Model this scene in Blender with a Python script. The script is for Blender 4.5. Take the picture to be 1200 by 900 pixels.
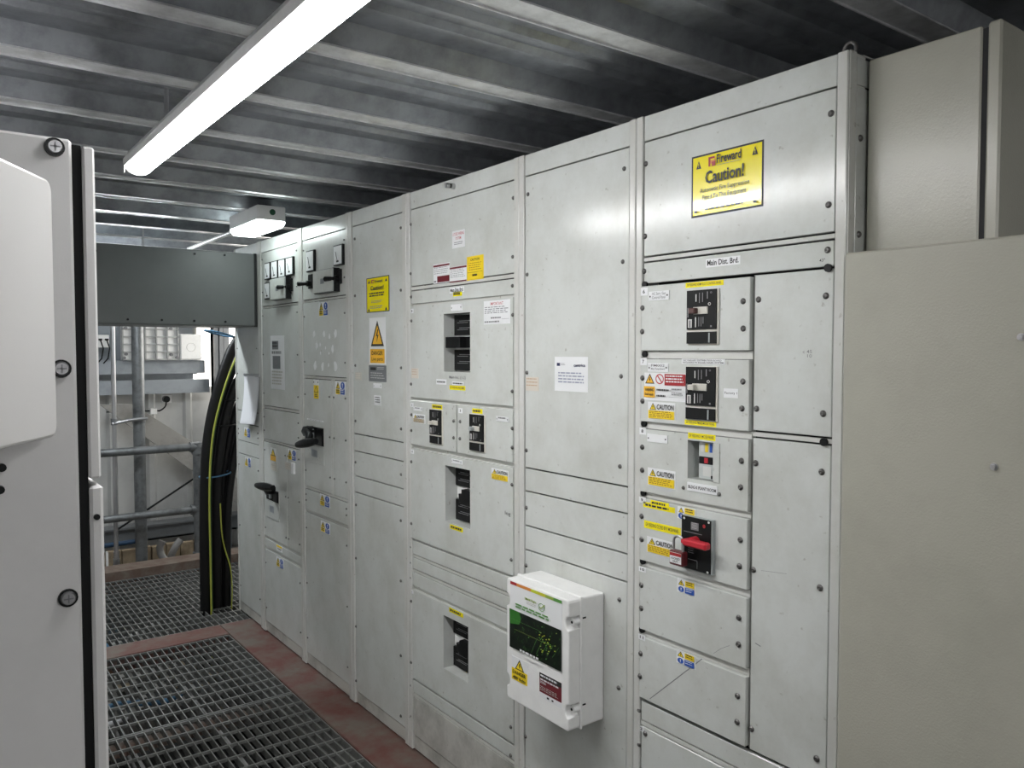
import bpy, bmesh, math, random
from mathutils import Vector, Matrix
random.seed(7)
for o in list(bpy.data.objects): bpy.data.objects.remove(o)
SC = bpy.context.scene
COL = SC.collection
R = math.radians

# ------------------------------------------------------------------ camera
FPX = 935.59                       # focal length in pixels of a 1200x900 frame
CAM = Vector((-1.512, 0.0, 1.55))
_y, _p, _r = R(36.586), R(-2.3075), R(-0.0336)
FW = Vector((math.sin(_y)*math.cos(_p), math.cos(_y)*math.cos(_p), math.sin(_p)))
_rt = Vector((math.cos(_y), -math.sin(_y), 0)); _up = _rt.cross(FW)
RT = math.cos(_r)*_rt + math.sin(_r)*_up
UP = -math.sin(_r)*_rt + math.cos(_r)*_up
cd = bpy.data.cameras.new('camera'); cam = bpy.data.objects.new('camera', cd); COL.objects.link(cam)
cd.sensor_fit = 'HORIZONTAL'; cd.sensor_width = 36.0; cd.lens = 36.0*FPX/1200.0
cd.clip_start = 0.02; cd.clip_end = 100
m = Matrix((RT, UP, -FW)).transposed().to_4x4(); m.translation = CAM
cam.matrix_world = m
SC.camera = cam

# ------------------------------------------------------------------ world, exposure
w = bpy.data.worlds.new('daylight'); SC.world = w; w.use_nodes = True
bg = w.node_tree.nodes['Background']; bg.inputs[0].default_value = (1.0, 0.965, 0.90, 1); bg.inputs[1].default_value = 1.3
SC.view_settings.view_transform = 'Standard'; SC.view_settings.look = 'None'
SC.view_settings.gamma = 1.0; SC.view_settings.use_curve_mapping = False
SC.view_settings.exposure = 2.03
TUBE_E = 13.0        # main battens
TUBE_FAR = 30.0      # batten past the duct

# ------------------------------------------------------------------ pixel helpers: where a ray of the photograph meets a real plane
def ray(px, py): return FW + RT*((px-600)/FPX) - UP*((py-450)/FPX)
def hit(px, py, ax, v):
    d = ray(px, py); return CAM + d*((v-CAM[ax])/d[ax])
def B(px, py, x=0.0):              # on a plane parallel to the switchboard front -> (y, z)
    p = hit(px, py, 0, x); return p.y, p.z

# ------------------------------------------------------------------ materials
MATS = {}
def mat(name, col, rough=0.5, metal=0.0, noise=0.0, nscale=8.0, bump=0.0, bscale=200.0, emit=0.0, spec=0.5, coat=0.0, col2=None, nlo=0.45, nhi=0.7, detail=6):
    if name in MATS: return MATS[name]
    m = bpy.data.materials.new(name); m.use_nodes = True
    nt = m.node_tree; b = nt.nodes['Principled BSDF']
    b.inputs['Base Color'].default_value = (*col, 1); b.inputs['Roughness'].default_value = rough
    b.inputs['Metallic'].default_value = metal; b.inputs['Specular IOR Level'].default_value = spec
    if coat: b.inputs['Coat Weight'].default_value = coat; b.inputs['Coat Roughness'].default_value = 0.08
    if noise or col2 or bump:
        tc = nt.nodes.new('ShaderNodeTexCoord')
    if noise or col2:
        n = nt.nodes.new('ShaderNodeTexNoise'); n.inputs['Scale'].default_value = nscale; n.inputs['Detail'].default_value = detail
        n.inputs['Roughness'].default_value = 0.65
        nt.links.new(tc.outputs['Object'], n.inputs['Vector'])
        cr = nt.nodes.new('ShaderNodeValToRGB')
        cr.color_ramp.elements[0].position = nlo; cr.color_ramp.elements[1].position = nhi
        c2 = col2 if col2 else tuple(c*(1-noise) for c in col)
        cr.color_ramp.elements[0].color = (*col, 1); cr.color_ramp.elements[1].color = (*c2, 1)
        nt.links.new(n.outputs['Fac'], cr.inputs['Fac']); nt.links.new(cr.outputs['Color'], b.inputs['Base Color'])
    if bump:
        n2 = nt.nodes.new('ShaderNodeTexNoise'); n2.inputs['Scale'].default_value = bscale; n2.inputs['Detail'].default_value = 2
        nt.links.new(tc.outputs['Object'], n2.inputs['Vector'])
        bp = nt.nodes.new('ShaderNodeBump'); bp.inputs['Strength'].default_value = bump; bp.inputs['Distance'].default_value = 0.002
        nt.links.new(n2.outputs['Fac'], bp.inputs['Height']); nt.links.new(bp.outputs['Normal'], b.inputs['Normal'])
    if emit:
        b.inputs['Emission Color'].default_value = (*col, 1); b.inputs['Emission Strength'].default_value = emit
    MATS[name] = m; return m

def board_paint(name, base, scuff=0.22, rough=0.2):
    """light grey factory enamel with faint blotches and scattered fine specks of dirt"""
    m = bpy.data.materials.new(name); m.use_nodes = True; nt = m.node_tree; b = nt.nodes['Principled BSDF']
    tc = nt.nodes.new('ShaderNodeTexCoord'); L = nt.links.new
    n1 = nt.nodes.new('ShaderNodeTexNoise'); n1.inputs['Scale'].default_value = 5; n1.inputs['Detail'].default_value = 8; n1.inputs['Roughness'].default_value = .7
    L(tc.outputs['Object'], n1.inputs['Vector'])
    r1 = nt.nodes.new('ShaderNodeValToRGB'); r1.color_ramp.elements[0].position = .42; r1.color_ramp.elements[1].position = .8
    r1.color_ramp.elements[0].color = (*base, 1); r1.color_ramp.elements[1].color = (*[c*(1-scuff) for c in (base[0], base[1]*.985, base[2]*.94)], 1)
    L(n1.outputs['Fac'], r1.inputs['Fac'])
    n2 = nt.nodes.new('ShaderNodeTexNoise'); n2.inputs['Scale'].default_value = 55; n2.inputs['Detail'].default_value = 3
    L(tc.outputs['Object'], n2.inputs['Vector'])
    r2 = nt.nodes.new('ShaderNodeValToRGB'); r2.color_ramp.elements[0].position = .68; r2.color_ramp.elements[1].position = .76
    r2.color_ramp.elements[0].color = (1, 1, 1, 1); r2.color_ramp.elements[1].color = (.72, .70, .67, 1)
    L(n2.outputs['Fac'], r2.inputs['Fac'])
    mx = nt.nodes.new('ShaderNodeMix'); mx.data_type = 'RGBA'; mx.blend_type = 'MULTIPLY'; mx.inputs[0].default_value = 1
    L(r1.outputs['Color'], mx.inputs[6]); L(r2.outputs['Color'], mx.inputs[7]); L(mx.outputs[2], b.inputs['Base Color'])
    b.inputs['Roughness'].default_value = rough
    MATS[name] = m; return m

PAINT = board_paint('enamel_light_grey', (.61, .63, .607))
PAINT_D = board_paint('enamel_light_grey_scuffed', (.55, .545, .51), scuff=.72, rough=.4)
POST = board_paint('enamel_post_grey', (.62, .625, .60), scuff=.15)
GAP = mat('gap_dark', (.02, .02, .021), .8)
SCREW = mat('screw_steel', (.16, .155, .15), .38, .9)
BLACK = mat('black_plastic', (.007, .0075, .008), .32, spec=.25)
BLACK2 = mat('black_matte', (.010, .0105, .011), .6, spec=.2)
CABLE = mat('cable_black', (.007, .007, .0075), .45, spec=.3)
GALV = mat('galvanised', (.20, .21, .215), .42, .55, noise=.5, nscale=14, bump=.1, bscale=90)
ROOF = mat('galvanised_roof', (.37, .39, .42), .36, .7, col2=(.21, .22, .24), nscale=11, bump=.18, bscale=70, nlo=.4, nhi=.72)
ROOF_LIT = mat('galvanised_roof_flange_lit', (.80, .81, .82), .30, .55, col2=(.50, .505, .51), nscale=16, bump=.15, bscale=60, nlo=.4, nhi=.75)  # same sheet as the pans; light caught by the flanges put into colour
STEELL = mat('steel_bright', (.55, .55, .56), .3, .9)
WHITEP = mat('white_plastic', (.84, .84, .83), .35, noise=.06, nscale=20)
WHITEC = mat('white_cabinet_powdercoat', (.72, .71, .705), .38, noise=.08, nscale=4, bump=.05, bscale=400)
BEIGE = mat('beige_powdercoat', (.41, .40, .34), .26, noise=.12, nscale=3, bump=.2, bscale=240)
DUCT = mat('duct_grey', (.15, .16, .158), .42, noise=.1, nscale=5)
REDOX = mat('red_oxide', (.135, .048, .038), .68, col2=(.15, .122, .102), nscale=7, nlo=.38, nhi=.64, bump=.2, bscale=60)
RUST = mat('rusty_brown', (.13, .085, .065), .7, col2=(.20, .17, .14), nscale=12, nlo=.4, nhi=.7)
GRATE = mat('grating_galv', (.24, .245, .235), .5, .45, noise=.45, nscale=18)
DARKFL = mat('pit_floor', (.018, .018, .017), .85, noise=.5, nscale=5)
CONC = mat('concrete', (.32, .31, .29), .85, noise=.35, nscale=6)
CLAD = mat('cladding_white', (.60, .60, .585), .42, noise=.15, nscale=4)
WALLM = mat('steel_wall', (.7, .7, .69), .55, noise=.3, nscale=3)
BLUEG = mat('blue_grey_steel', (.34, .37, .40), .45, .3, noise=.2, nscale=8)
COLM = mat('grey_column', (.17, .18, .19), .5, .2, noise=.2, nscale=8)
TIMBER = mat('timber_tan', (.30, .235, .155), .8, col2=(.15, .11, .07), nscale=14, nlo=.4, nhi=.7)
PAPER = mat('paper_white', (.80, .81, .84), .6)
STKW = mat('sticker_white', (.78, .79, .80), .42)
STKY = mat('sticker_yellow', (.86, .63, .02), .4)
STKB = mat('sticker_bright_yellow', (.90, .78, .006), .22, coat=.5)
STKA = mat('sticker_amber', (.84, .46, .03), .42)
STKR = mat('sticker_red', (.36, .016, .022), .4)
STKM = mat('sticker_maroon', (.15, .014, .022), .4)
STKBL = mat('sticker_blue', (.02, .09, .42), .4)
STKG = mat('sticker_grey', (.17, .18, .19), .45)
INK = mat('ink_black', (.018, .018, .018), .5)
INKG = mat('ink_grey', (.20, .20, .21), .5)
INKR = mat('ink_red', (.50, .06, .08), .5)
INKLT = mat('ink_light', (.62, .62, .60), .5)
GREEN = mat('print_green', (.10, .30, .06), .4)
LIME = mat('print_lime', (.55, .62, .03), .4)
ORANGE = mat('print_orange', (.68, .25, .05), .4)
OLIVE = mat('print_olive', (.30, .42, .07), .4)
REDH = mat('red_plastic', (.52, .02, .035), .35)
PADL = mat('padlock_red', (.10, .012, .016), .4)
BROWNK = mat('brown_toggle', (.10, .045, .04), .4)
IVORY = mat('ivory_plastic', (.62, .60, .54), .4)
GYEL = mat('earth_yellow', (.42, .45, .07), .45)
GGRN = mat('earth_green', (.02, .08, .025), .45)
BLUER = mat('blue_rope', (.06, .16, .27), .6)
HOSE = mat('hose_grey', (.30, .29, .28), .6)
LENS = mat('lens_clear', (.86, .97, .95), .12, spec=.7, emit=3.0)
RIB_SHADE = mat('rib_shade_grey', (.42, .43, .43), .5)  # grey paints in the shading of the white tray's ribs
FADED = mat('sticker_faded', (.50, .49, .44), .5)
TAPE = mat('tape_cream', (.62, .57, .50), .6)
STAIN = mat('stain', (.36, .35, .31), .55)
CHIPW = mat('paint_white_patch', (.74, .75, .75), .5)
BREAKG = mat('breaker_grey', (.36, .39, .39), .45)

# ------------------------------------------------------------------ mesh builder
class MB:
    def __init__(s): s.v = []; s.f = []; s.mi = []; s.ms = []; s.sm = []
    def m(s, mt):
        if mt not in s.ms: s.ms.append(mt)
        return s.ms.index(mt)
    def add(s, vs, fs, mt, smooth=False):
        k = len(s.v); i = s.m(mt)
        s.v += [tuple(v) for v in vs]
        for f in fs: s.f.append(tuple(k+a for a in f)); s.mi.append(i); s.sm.append(smooth)
        return s
    def box(s, x0, x1, y0, y1, z0, z1, mt, bev=0.0):
        if x0 > x1: x0, x1 = x1, x0
        if y0 > y1: y0, y1 = y1, y0
        if z0 > z1: z0, z1 = z1, z0
        if not bev:
            vs = [(x, y, z) for x in (x0, x1) for y in (y0, y1) for z in (z0, z1)]
            return s.add(vs, [(0,1,3,2),(4,6,7,5),(0,4,5,1),(2,3,7,6),(0,2,6,4),(1,5,7,3)], mt)
        bm = bmesh.new(); bmesh.ops.create_cube(bm, size=1)
        for v in bm.verts: v.co = Vector(((x0+x1)/2+v.co.x*(x1-x0), (y0+y1)/2+v.co.y*(y1-y0), (z0+z1)/2+v.co.z*(z1-z0)))
        bmesh.ops.bevel(bm, geom=bm.edges[:], offset=bev, segments=2 if bev > .004 else 1, affect='EDGES', profile=.5)
        return s.bm(bm, mt)
    def bm(s, bm, mt, smooth=False):
        bm.verts.index_update()
        s.add([v.co for v in bm.verts], [[v.index for v in f.verts] for f in bm.faces], mt, smooth); bm.free(); return s
    def cyl(s, p0, p1, r, mt, n=12, r1=None, caps=True):
        p0 = Vector(p0); p1 = Vector(p1); a = (p1-p0).normalized(); r1 = r if r1 is None else r1
        t = a.cross(Vector((0,0,1)) if abs(a.z) < .9 else Vector((1,0,0))).normalized(); u = a.cross(t)
        vs = [p0+(t*math.cos(2*math.pi*i/n)+u*math.sin(2*math.pi*i/n))*r for i in range(n)]
        vs += [p1+(t*math.cos(2*math.pi*i/n)+u*math.sin(2*math.pi*i/n))*r1 for i in range(n)]
        s.add(vs, [(i, (i+1) % n, n+(i+1) % n, n+i) for i in range(n)], mt, True)
        if caps: s.add(vs, [tuple(range(n))[::-1], tuple(range(n, 2*n))], mt)
        return s
    def tube(s, pts, r, mt, n=10, closed=False):
        pts = [Vector(p) for p in pts]; N = len(pts); vs = []; t = None
        for i, p in enumerate(pts):
            a = (pts[(i+1) % N]-pts[i-1]) if closed else (pts[min(i+1, N-1)]-pts[max(i-1, 0)])
            a.normalize()
            if t is None: t = a.cross(Vector((0,0,1)) if abs(a.z) < .9 else Vector((1,0,0))).normalized()
            else: t = (t-a*t.dot(a)).normalized()
            u = a.cross(t)
            vs += [p+(t*math.cos(2*math.pi*k/n)+u*math.sin(2*math.pi*k/n))*r for k in range(n)]
        fs = [(i*n+k, i*n+(k+1) % n, ((i+1) % N)*n+(k+1) % n, ((i+1) % N)*n+k) for i in range(N if closed else N-1) for k in range(n)]
        s.add(vs, fs, mt, True)
        if not closed: s.add(vs, [tuple(range(n))[::-1], tuple(range((N-1)*n, N*n))], mt)
        return s
    def poly_x(s, yz, x0, x1, mt):       # outline in y-z pushed along x
        n = len(yz); vs = [(x0, y, z) for y, z in yz]+[(x1, y, z) for y, z in yz]
        return s.add(vs, [tuple(range(n)), tuple(range(n, 2*n))[::-1]]+[(i, n+i, n+(i+1) % n, (i+1) % n) for i in range(n)], mt)
    def poly_y(s, xz, y0, y1, mt):
        n = len(xz); vs = [(x, y0, z) for x, z in xz]+[(x, y1, z) for x, z in xz]
        return s.add(vs, [tuple(range(n)), tuple(range(n, 2*n))[::-1]]+[(i, n+i, n+(i+1) % n, (i+1) % n) for i in range(n)], mt)
    def mesh(s, name, org=(0,0,0)):
        me = bpy.data.meshes.new(name); o = Vector(org)
        me.from_pydata([tuple(Vector(v)-o) for v in s.v], [], s.f)
        for mt in s.ms: me.materials.append(mt)
        me.polygons.foreach_set('material_index', s.mi); me.polygons.foreach_set('use_smooth', s.sm)
        bm = bmesh.new(); bm.from_mesh(me); bmesh.ops.recalc_face_normals(bm, faces=bm.faces) if not getattr(s, 'keep', False) else None
        bm.to_mesh(me); bm.free(); me.update(); return me

class Thing:
    def __init__(s, name, label, cat, loc, group=None, kind=None):
        s.o = bpy.data.objects.new(name, None); COL.objects.link(s.o); s.o.empty_display_size = .05
        s.loc = Vector(loc); s.o.location = s.loc
        if kind: s.o['kind'] = kind
        else:
            s.o['label'] = label; s.o['category'] = cat
        if group: s.o['group'] = group
    def part(s, name, mb, parent=None, label=None, kind=None):
        o = bpy.data.objects.new(name, mb.mesh(name, s.loc)); COL.objects.link(o); o.parent = parent or s.o
        if label: o['label'] = label
        if kind: o['kind'] = kind
        return o
    def inst(s, name, me, p, parent=None, rot=None):
        o = bpy.data.objects.new(name, me); COL.objects.link(o); o.parent = parent or s.o
        o.location = Vector(p)-s.loc
        if rot: o.rotation_euler = rot
        return o
def solid(name, mb, label=None, cat=None, group=None, kind=None, loc=None):
    loc = Vector(loc) if loc else Vector((0,0,0))
    o = bpy.data.objects.new(name, mb.mesh(name, loc)); COL.objects.link(o); o.location = loc
    if kind: o['kind'] = kind
    if label: o['label'] = label
    if cat: o['category'] = cat
    if group: o['group'] = group
    return o

# ------------------------------------------------------------------ lettering
_tc = {}
def text2d(s, bold=False):
    k = (s, bold)
    if k in _tc: return _tc[k]
    c = bpy.data.curves.new('lettering', 'FONT'); c.body = s; c.size = 1; c.resolution_u = 2; c.offset = .022 if bold else 0.004
    o = bpy.data.objects.new('lettering', c); COL.objects.link(o)
    dg = bpy.context.evaluated_depsgraph_get(); dg.update(); me = o.evaluated_get(dg).to_mesh()
    vs = [(v.co.x, v.co.y) for v in me.vertices]; fs = [tuple(p.vertices) for p in me.polygons]
    o.evaluated_get(dg).to_mesh_clear(); bpy.data.objects.remove(o); bpy.data.curves.remove(c)
    if not vs: vs = [(0,0),(1,0),(0,1)]; fs = []
    x0 = min(v[0] for v in vs); x1 = max(v[0] for v in vs); y0 = min(v[1] for v in vs); y1 = max(v[1] for v in vs)
    vs = [((x-x0)/max(x1-x0, 1e-6), (y-y0)/max(y1-y0, 1e-6)) for x, y in vs]
    _tc[k] = (vs, fs); return _tc[k]

BOLT = [(.52,.95),(.30,.47),(.48,.50),(.40,.05),(.72,.58),(.54,.56),(.66,.95)]
class Label(MB):
    """flat print facing -x; u runs right in the photo (towards -y), v runs up"""
    def __init__(s, y0, z0, y1, z1, out, bgm, thick=.0006, plate=True):
        super().__init__(); s.keep = False
        s.y0, s.z0, s.y1, s.z1, s.out, s.k = y0, z0, y1, z1, out+thick, 0
        if plate: s.box(-out-thick, -out+.0002, y1, y0, z0, z1, bgm)
    def P(s, u, v): return (-s.out-.00025*s.k, s.y0+(s.y1-s.y0)*u, s.z0+(s.z1-s.z0)*v)
    def nx(s): s.k += 1; return s
    def rect(s, u0, v0, u1, v1, mt): s.nx(); return s.add([s.P(u0,v0), s.P(u1,v0), s.P(u1,v1), s.P(u0,v1)], [(0,1,2,3)], mt)
    def poly(s, pts, mt): s.nx(); return s.add([s.P(u,v) for u, v in pts], [tuple(range(len(pts)))], mt)
    def text(s, t, u0, v0, u1, v1, mt=None, bold=False):
        vs, fs = text2d(t, bold); s.nx()
        return s.add([s.P(u0+(u1-u0)*a, v0+(v1-v0)*b) for a, b in vs], fs, mt or INK)
    def lines(s, u0, v0, u1, v1, n, mt=None, fill=.5):
        """rows of print too small to read"""
        s.nx(); h = (v1-v0)/n
        for i in range(n):
            u = u0; vt = v1-h*i; end = u1-(u1-u0)*random.uniform(0, .18)
            while u < end:
                wd = (u1-u0)*random.uniform(.06, .18); e = min(u+wd, end)
                s.add([s.P(u, vt-h*fill), s.P(e, vt-h*fill), s.P(e, vt), s.P(u, vt)], [(0,1,2,3)], mt or INK); u = e+(u1-u0)*.03
        return s
    def tri(s, u0, v0, u1, v1, inner=None, bolt=True):
        um = (u0+u1)/2; s.poly([(u0,v0),(u1,v0),(um,v1)], INK)
        w = (u1-u0); h = (v1-v0)
        s.poly([(u0+w*.13,v0+h*.085),(u1-w*.13,v0+h*.085),(um,v1-h*.19)], inner or STKY)
        if bolt:
            s.nx(); a = [(u0+w*(.25+.5*p), v0+h*(.12+.56*q)) for p, q in BOLT]
            s.add([s.P(*p) for p in a], [(0,1,2,5,6),(2,3,4,5)], INK)
        return s
    def disc(s, uc, vc, ru, rv, mt, n=20): return s.poly([(uc+ru*math.cos(2*math.pi*i/n), vc+rv*math.sin(2*math.pi*i/n)) for i in range(n)], mt)
    def ring(s, uc, vc, ru, rv, t, mt, n=24):
        s.nx(); vs = []
        for i in range(n):
            c, d = math.cos(2*math.pi*i/n), math.sin(2*math.pi*i/n)
            vs += [s.P(uc+ru*c, vc+rv*d), s.P(uc+ru*(1-t)*c, vc+rv*(1-t)*d)]
        return s.add(vs, [(2*i, 2*i+1, (2*i+3) % (2*n), (2*i+2) % (2*n)) for i in range(n)], mt)
def lab(px0, py0, px1, py1, bgm, out=0.0, **k):
    y0, zt = B(px0, py0, -out); y1, zb = B(px1, py1, -out)
    return Label(y0, zb, y1, zt, out, bgm, **k)

# shared small pieces
def _screw(r):
    b = MB(); n = 12
    prof = [(r*1.12, 0), (r*1.12, .0012), (r, .0013), (r*.93, .0032), (r*.62, .0048), (r*.3, .0050), (r*.26, .0036)]
    vs = []
    for rr, h in prof: vs += [(-h, rr*math.cos(2*math.pi*i/n), rr*math.sin(2*math.pi*i/n)) for i in range(n)]
    fs = [(k*n+i, k*n+(i+1) % n, (k+1)*n+(i+1) % n, (k+1)*n+i) for k in range(len(prof)-1) for i in range(n)]
    fs.append(tuple(range((len(prof)-1)*n, len(prof)*n)))
    b.add(vs, fs, SCREW, True); return b.mesh('screw')
SCREW_BIG, SCREW_MID, SCREW_SML = _screw(.0064), _screw(.0056), _screw(.0042)
_pl = MB(); _pl.cyl((.004,0,0), (-.002,0,0), .0085, BLACK, 12); PLUG = _pl.mesh('plug')

# ================================================================== STRUCTURE
ZC = 2.24                     # underside of the roof ribs
PITCH = .4335; RIB0 = 1.303
ceil = Thing('ceiling', None, None, (0,0,ZC), kind='structure')
# one roof sheet from rib to rib (profile along y), shared by all repeats
def sheet_mesh():
    b = MB(); x0, x1 = -2.85, 1.05; d = .05; f = .034; t = .0
    prof = [(-f,0,1),(f,0,1)]
    ys = [(-f,0),(f,0),(f+.022,d),(.165,d),(.178,d-.014),(.190,d-.014),(.203,d),(.245,d),(.258,d-.014),(.270,d-.014),(.283,d),(PITCH-f-.022,d),(PITCH-f,0)]
    for i in range(len(ys)-1):
        (a, za), (c, zc) = ys[i], ys[i+1]
        b.add([(x0,a,za),(x1,a,za),(x1,c,zc),(x0,c,zc)], [(0,1,2,3)], ROOF_LIT if i == 0 else ROOF)
        b.add([(x0,a,za+.004),(x1,a,za+.004),(x1,c,zc+.004),(x0,c,zc+.004)], [(3,2,1,0)], ROOF)
    # small lip lines on the flange
    for s in (-1, 1): b.box(x0, x1, s*f-.002, s*f+.002, -.004, 0, ROOF_LIT)
    return b.mesh('roof_sheet')
SM = sheet_mesh()
for k in range(-8, 14):
    ceil.inst('roof_sheet', SM, (0, RIB0+PITCH*k, ZC))
_rv = MB(); _rv.cyl((0,0,.01), (0,0,-.003), .011, BLACK2, 10); RV = _rv.mesh('roof_rivet')
for px, py in ((617,99), (522,142), (450,176), (393,200), (344,222)):
    p = hit(px, py, 2, ZC+.05); ceil.inst('roof_rivet', RV, (p.x, p.y, ZC+.049))
_rv = MB(); _rv.cyl((0,0,.01), (0,0,-.003), .013, IVORY, 12); RV2 = _rv.mesh('roof_plug')
p = hit(621, 39, 2, ZC+.05); ceil.inst('roof_plug', RV2, (p.x, p.y, ZC+.049))
tp = MB(); tp.box(-2.9, 1.1, -2.3, 7.5, ZC+.10, ZC+.12, BLACK2); ceil.part('roof_deck', tp)

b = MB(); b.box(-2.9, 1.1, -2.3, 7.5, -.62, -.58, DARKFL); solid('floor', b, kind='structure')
b = MB(); b.box(-2.9, -2.82, -2.3, 7.5, -.6, ZC+.1, WALLM); solid('wall_left', b, kind='structure')
b = MB(); b.box(1.0, 1.08, -2.3, 5.6, -.6, ZC+.1, WALLM); b.box(1.0, 1.08, 5.6, 7.2, -.6, 1.2, WALLM); solid('wall_right', b, kind='structure')
b = MB(); b.box(-2.9, 1.08, -2.3, -2.22, -.6, ZC+.1, WALLM); solid('wall_rear', b, kind='structure')
# far wall: ribbed white cladding low down, plain sheet behind the boxes, open to daylight on the right
YB = 7.12
wb = Thing('wall_back', None, None, (0, YB, 0), kind='structure')
b = MB()
b.box(-2.9, .385, YB+.05, YB+.09, 1.2, ZC+.1, BLUEG)
wb.part('upper_sheet', b)
x = -2.88; cm = MB(); cw = .295
prof = [(0,.0),(.215,.0),(.235,-.028),(.275,-.028),(cw,.0)]
for i in range(len(prof)-1):
    (a, ya), (c, yc) = prof[i], prof[i+1]
    cm.add([(a,ya,.12),(c,yc,.12),(c,yc,1.25),(a,ya,1.25)], [(0,1,2,3)], CLAD)
    cm.add([(a,ya+.004,.12),(c,yc+.004,.12),(c,yc+.004,1.25),(a,ya+.004,1.25)], [(3,2,1,0)], CLAD)
cmm = cm.mesh('cladding_sheet')
while x < .95:
    wb.inst('cladding_sheet', cmm, (x, YB+.03, 0)); x += cw
b = MB(); b.box(-2.9, 1.08, YB+.05, YB+.09, -.6, 1.24, WALLM); wb.part('backing', b)
b = MB(); b.box(.385, .40, YB-.02, YB+.09, 1.36, ZC, IVORY); wb.part('reveal', b)

# ================================================================== LIGHT BATTENS
def batten(name, label, p0, p1, zb, wd, e, hang, colr=(1.0,1.0,1.0), body_h=.05):
    """LED batten from p0 to p1 (x,y): housing on top, glowing diffuser below, two hangers"""
    a = Vector((p1[0]-p0[0], p1[1]-p0[1], 0)); L = a.length; a.normalize(); s = Vector((a.y, -a.x, 0))
    t = Thing(name, label, 'light', (p0[0], p0[1], zb))
    em = mat('diffuser_glow_%d' % round(e*10), colr, .4, emit=e)
    def sweep(prof, l0, l1, mt, bb):
        P0 = Vector((p0[0], p0[1], 0)); n = len(prof)
        vs = [P0+a*l0+s*u+Vector((0,0,zb+h)) for u, h in prof]+[P0+a*l1+s*u+Vector((0,0,zb+h)) for u, h in prof]
        bb.add(vs, [tuple(range(n))[::-1], tuple(range(n,2*n))]+[(i,(i+1) % n,n+(i+1) % n,n+i) for i in range(n)], mt)
    h = wd/2; dome = [(-h,.030)]+[(-h*math.cos(R(q)), .030-.030*math.sin(R(q))) for q in range(15, 180, 15)]+[(h,.030)]
    b1 = MB(); sweep(dome, .012, L-.012, em, b1); t.part('diffuser', b1)
    b2 = MB(); sweep([(-h-.004,.022),(-h-.004,.045),(-h*.6,.075),(h*.6,.075),(h+.004,.045),(h+.004,.022),(h-.001,.022),(h-.001,.032),(-h+.001,.032),(-h+.001,.022)], 0, L, WHITEP, b2); t.part('housing', b2)
    for q in (0, 1):
        b3 = MB(); sweep([(-h-.003,.0)]+[(u*1.03, v-.002) for u, v in dome[1:-1]]+[(h+.003,.03),(-h-.003,.03)], (0 if q == 0 else L-.014), (.014 if q == 0 else L), WHITEP, b3); t.part('end_cap', b3)
    for q in (.2, .8):
        c = Vector((p0[0], p0[1], 0))+a*L*q
        b4 = MB(); b4.cyl(c+Vector((0,0,zb+.074)), c+Vector((0,0,hang)), .006, STEELL, 8); t.part('hanger', b4)
    return t
batten('led_batten', 'long glowing white LED batten hanging under the ribbed roof', (-.945, .90), (-.945, 2.735), 2.105, .078, TUBE_E, ZC+.05)
batten('led_batten', 'white LED batten above and behind the camera in line with the glowing one', (-.945, -1.95), (-.945, -.25), 2.105, .078, TUBE_E*1.15, ZC+.05)
batten('led_batten', 'white LED batten hidden past the grey overhead duct', (-1.15, 5.12), (-.25, 5.12), 2.09, .07, TUBE_FAR, ZC+.05, (.90,.96,1.0))

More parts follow.
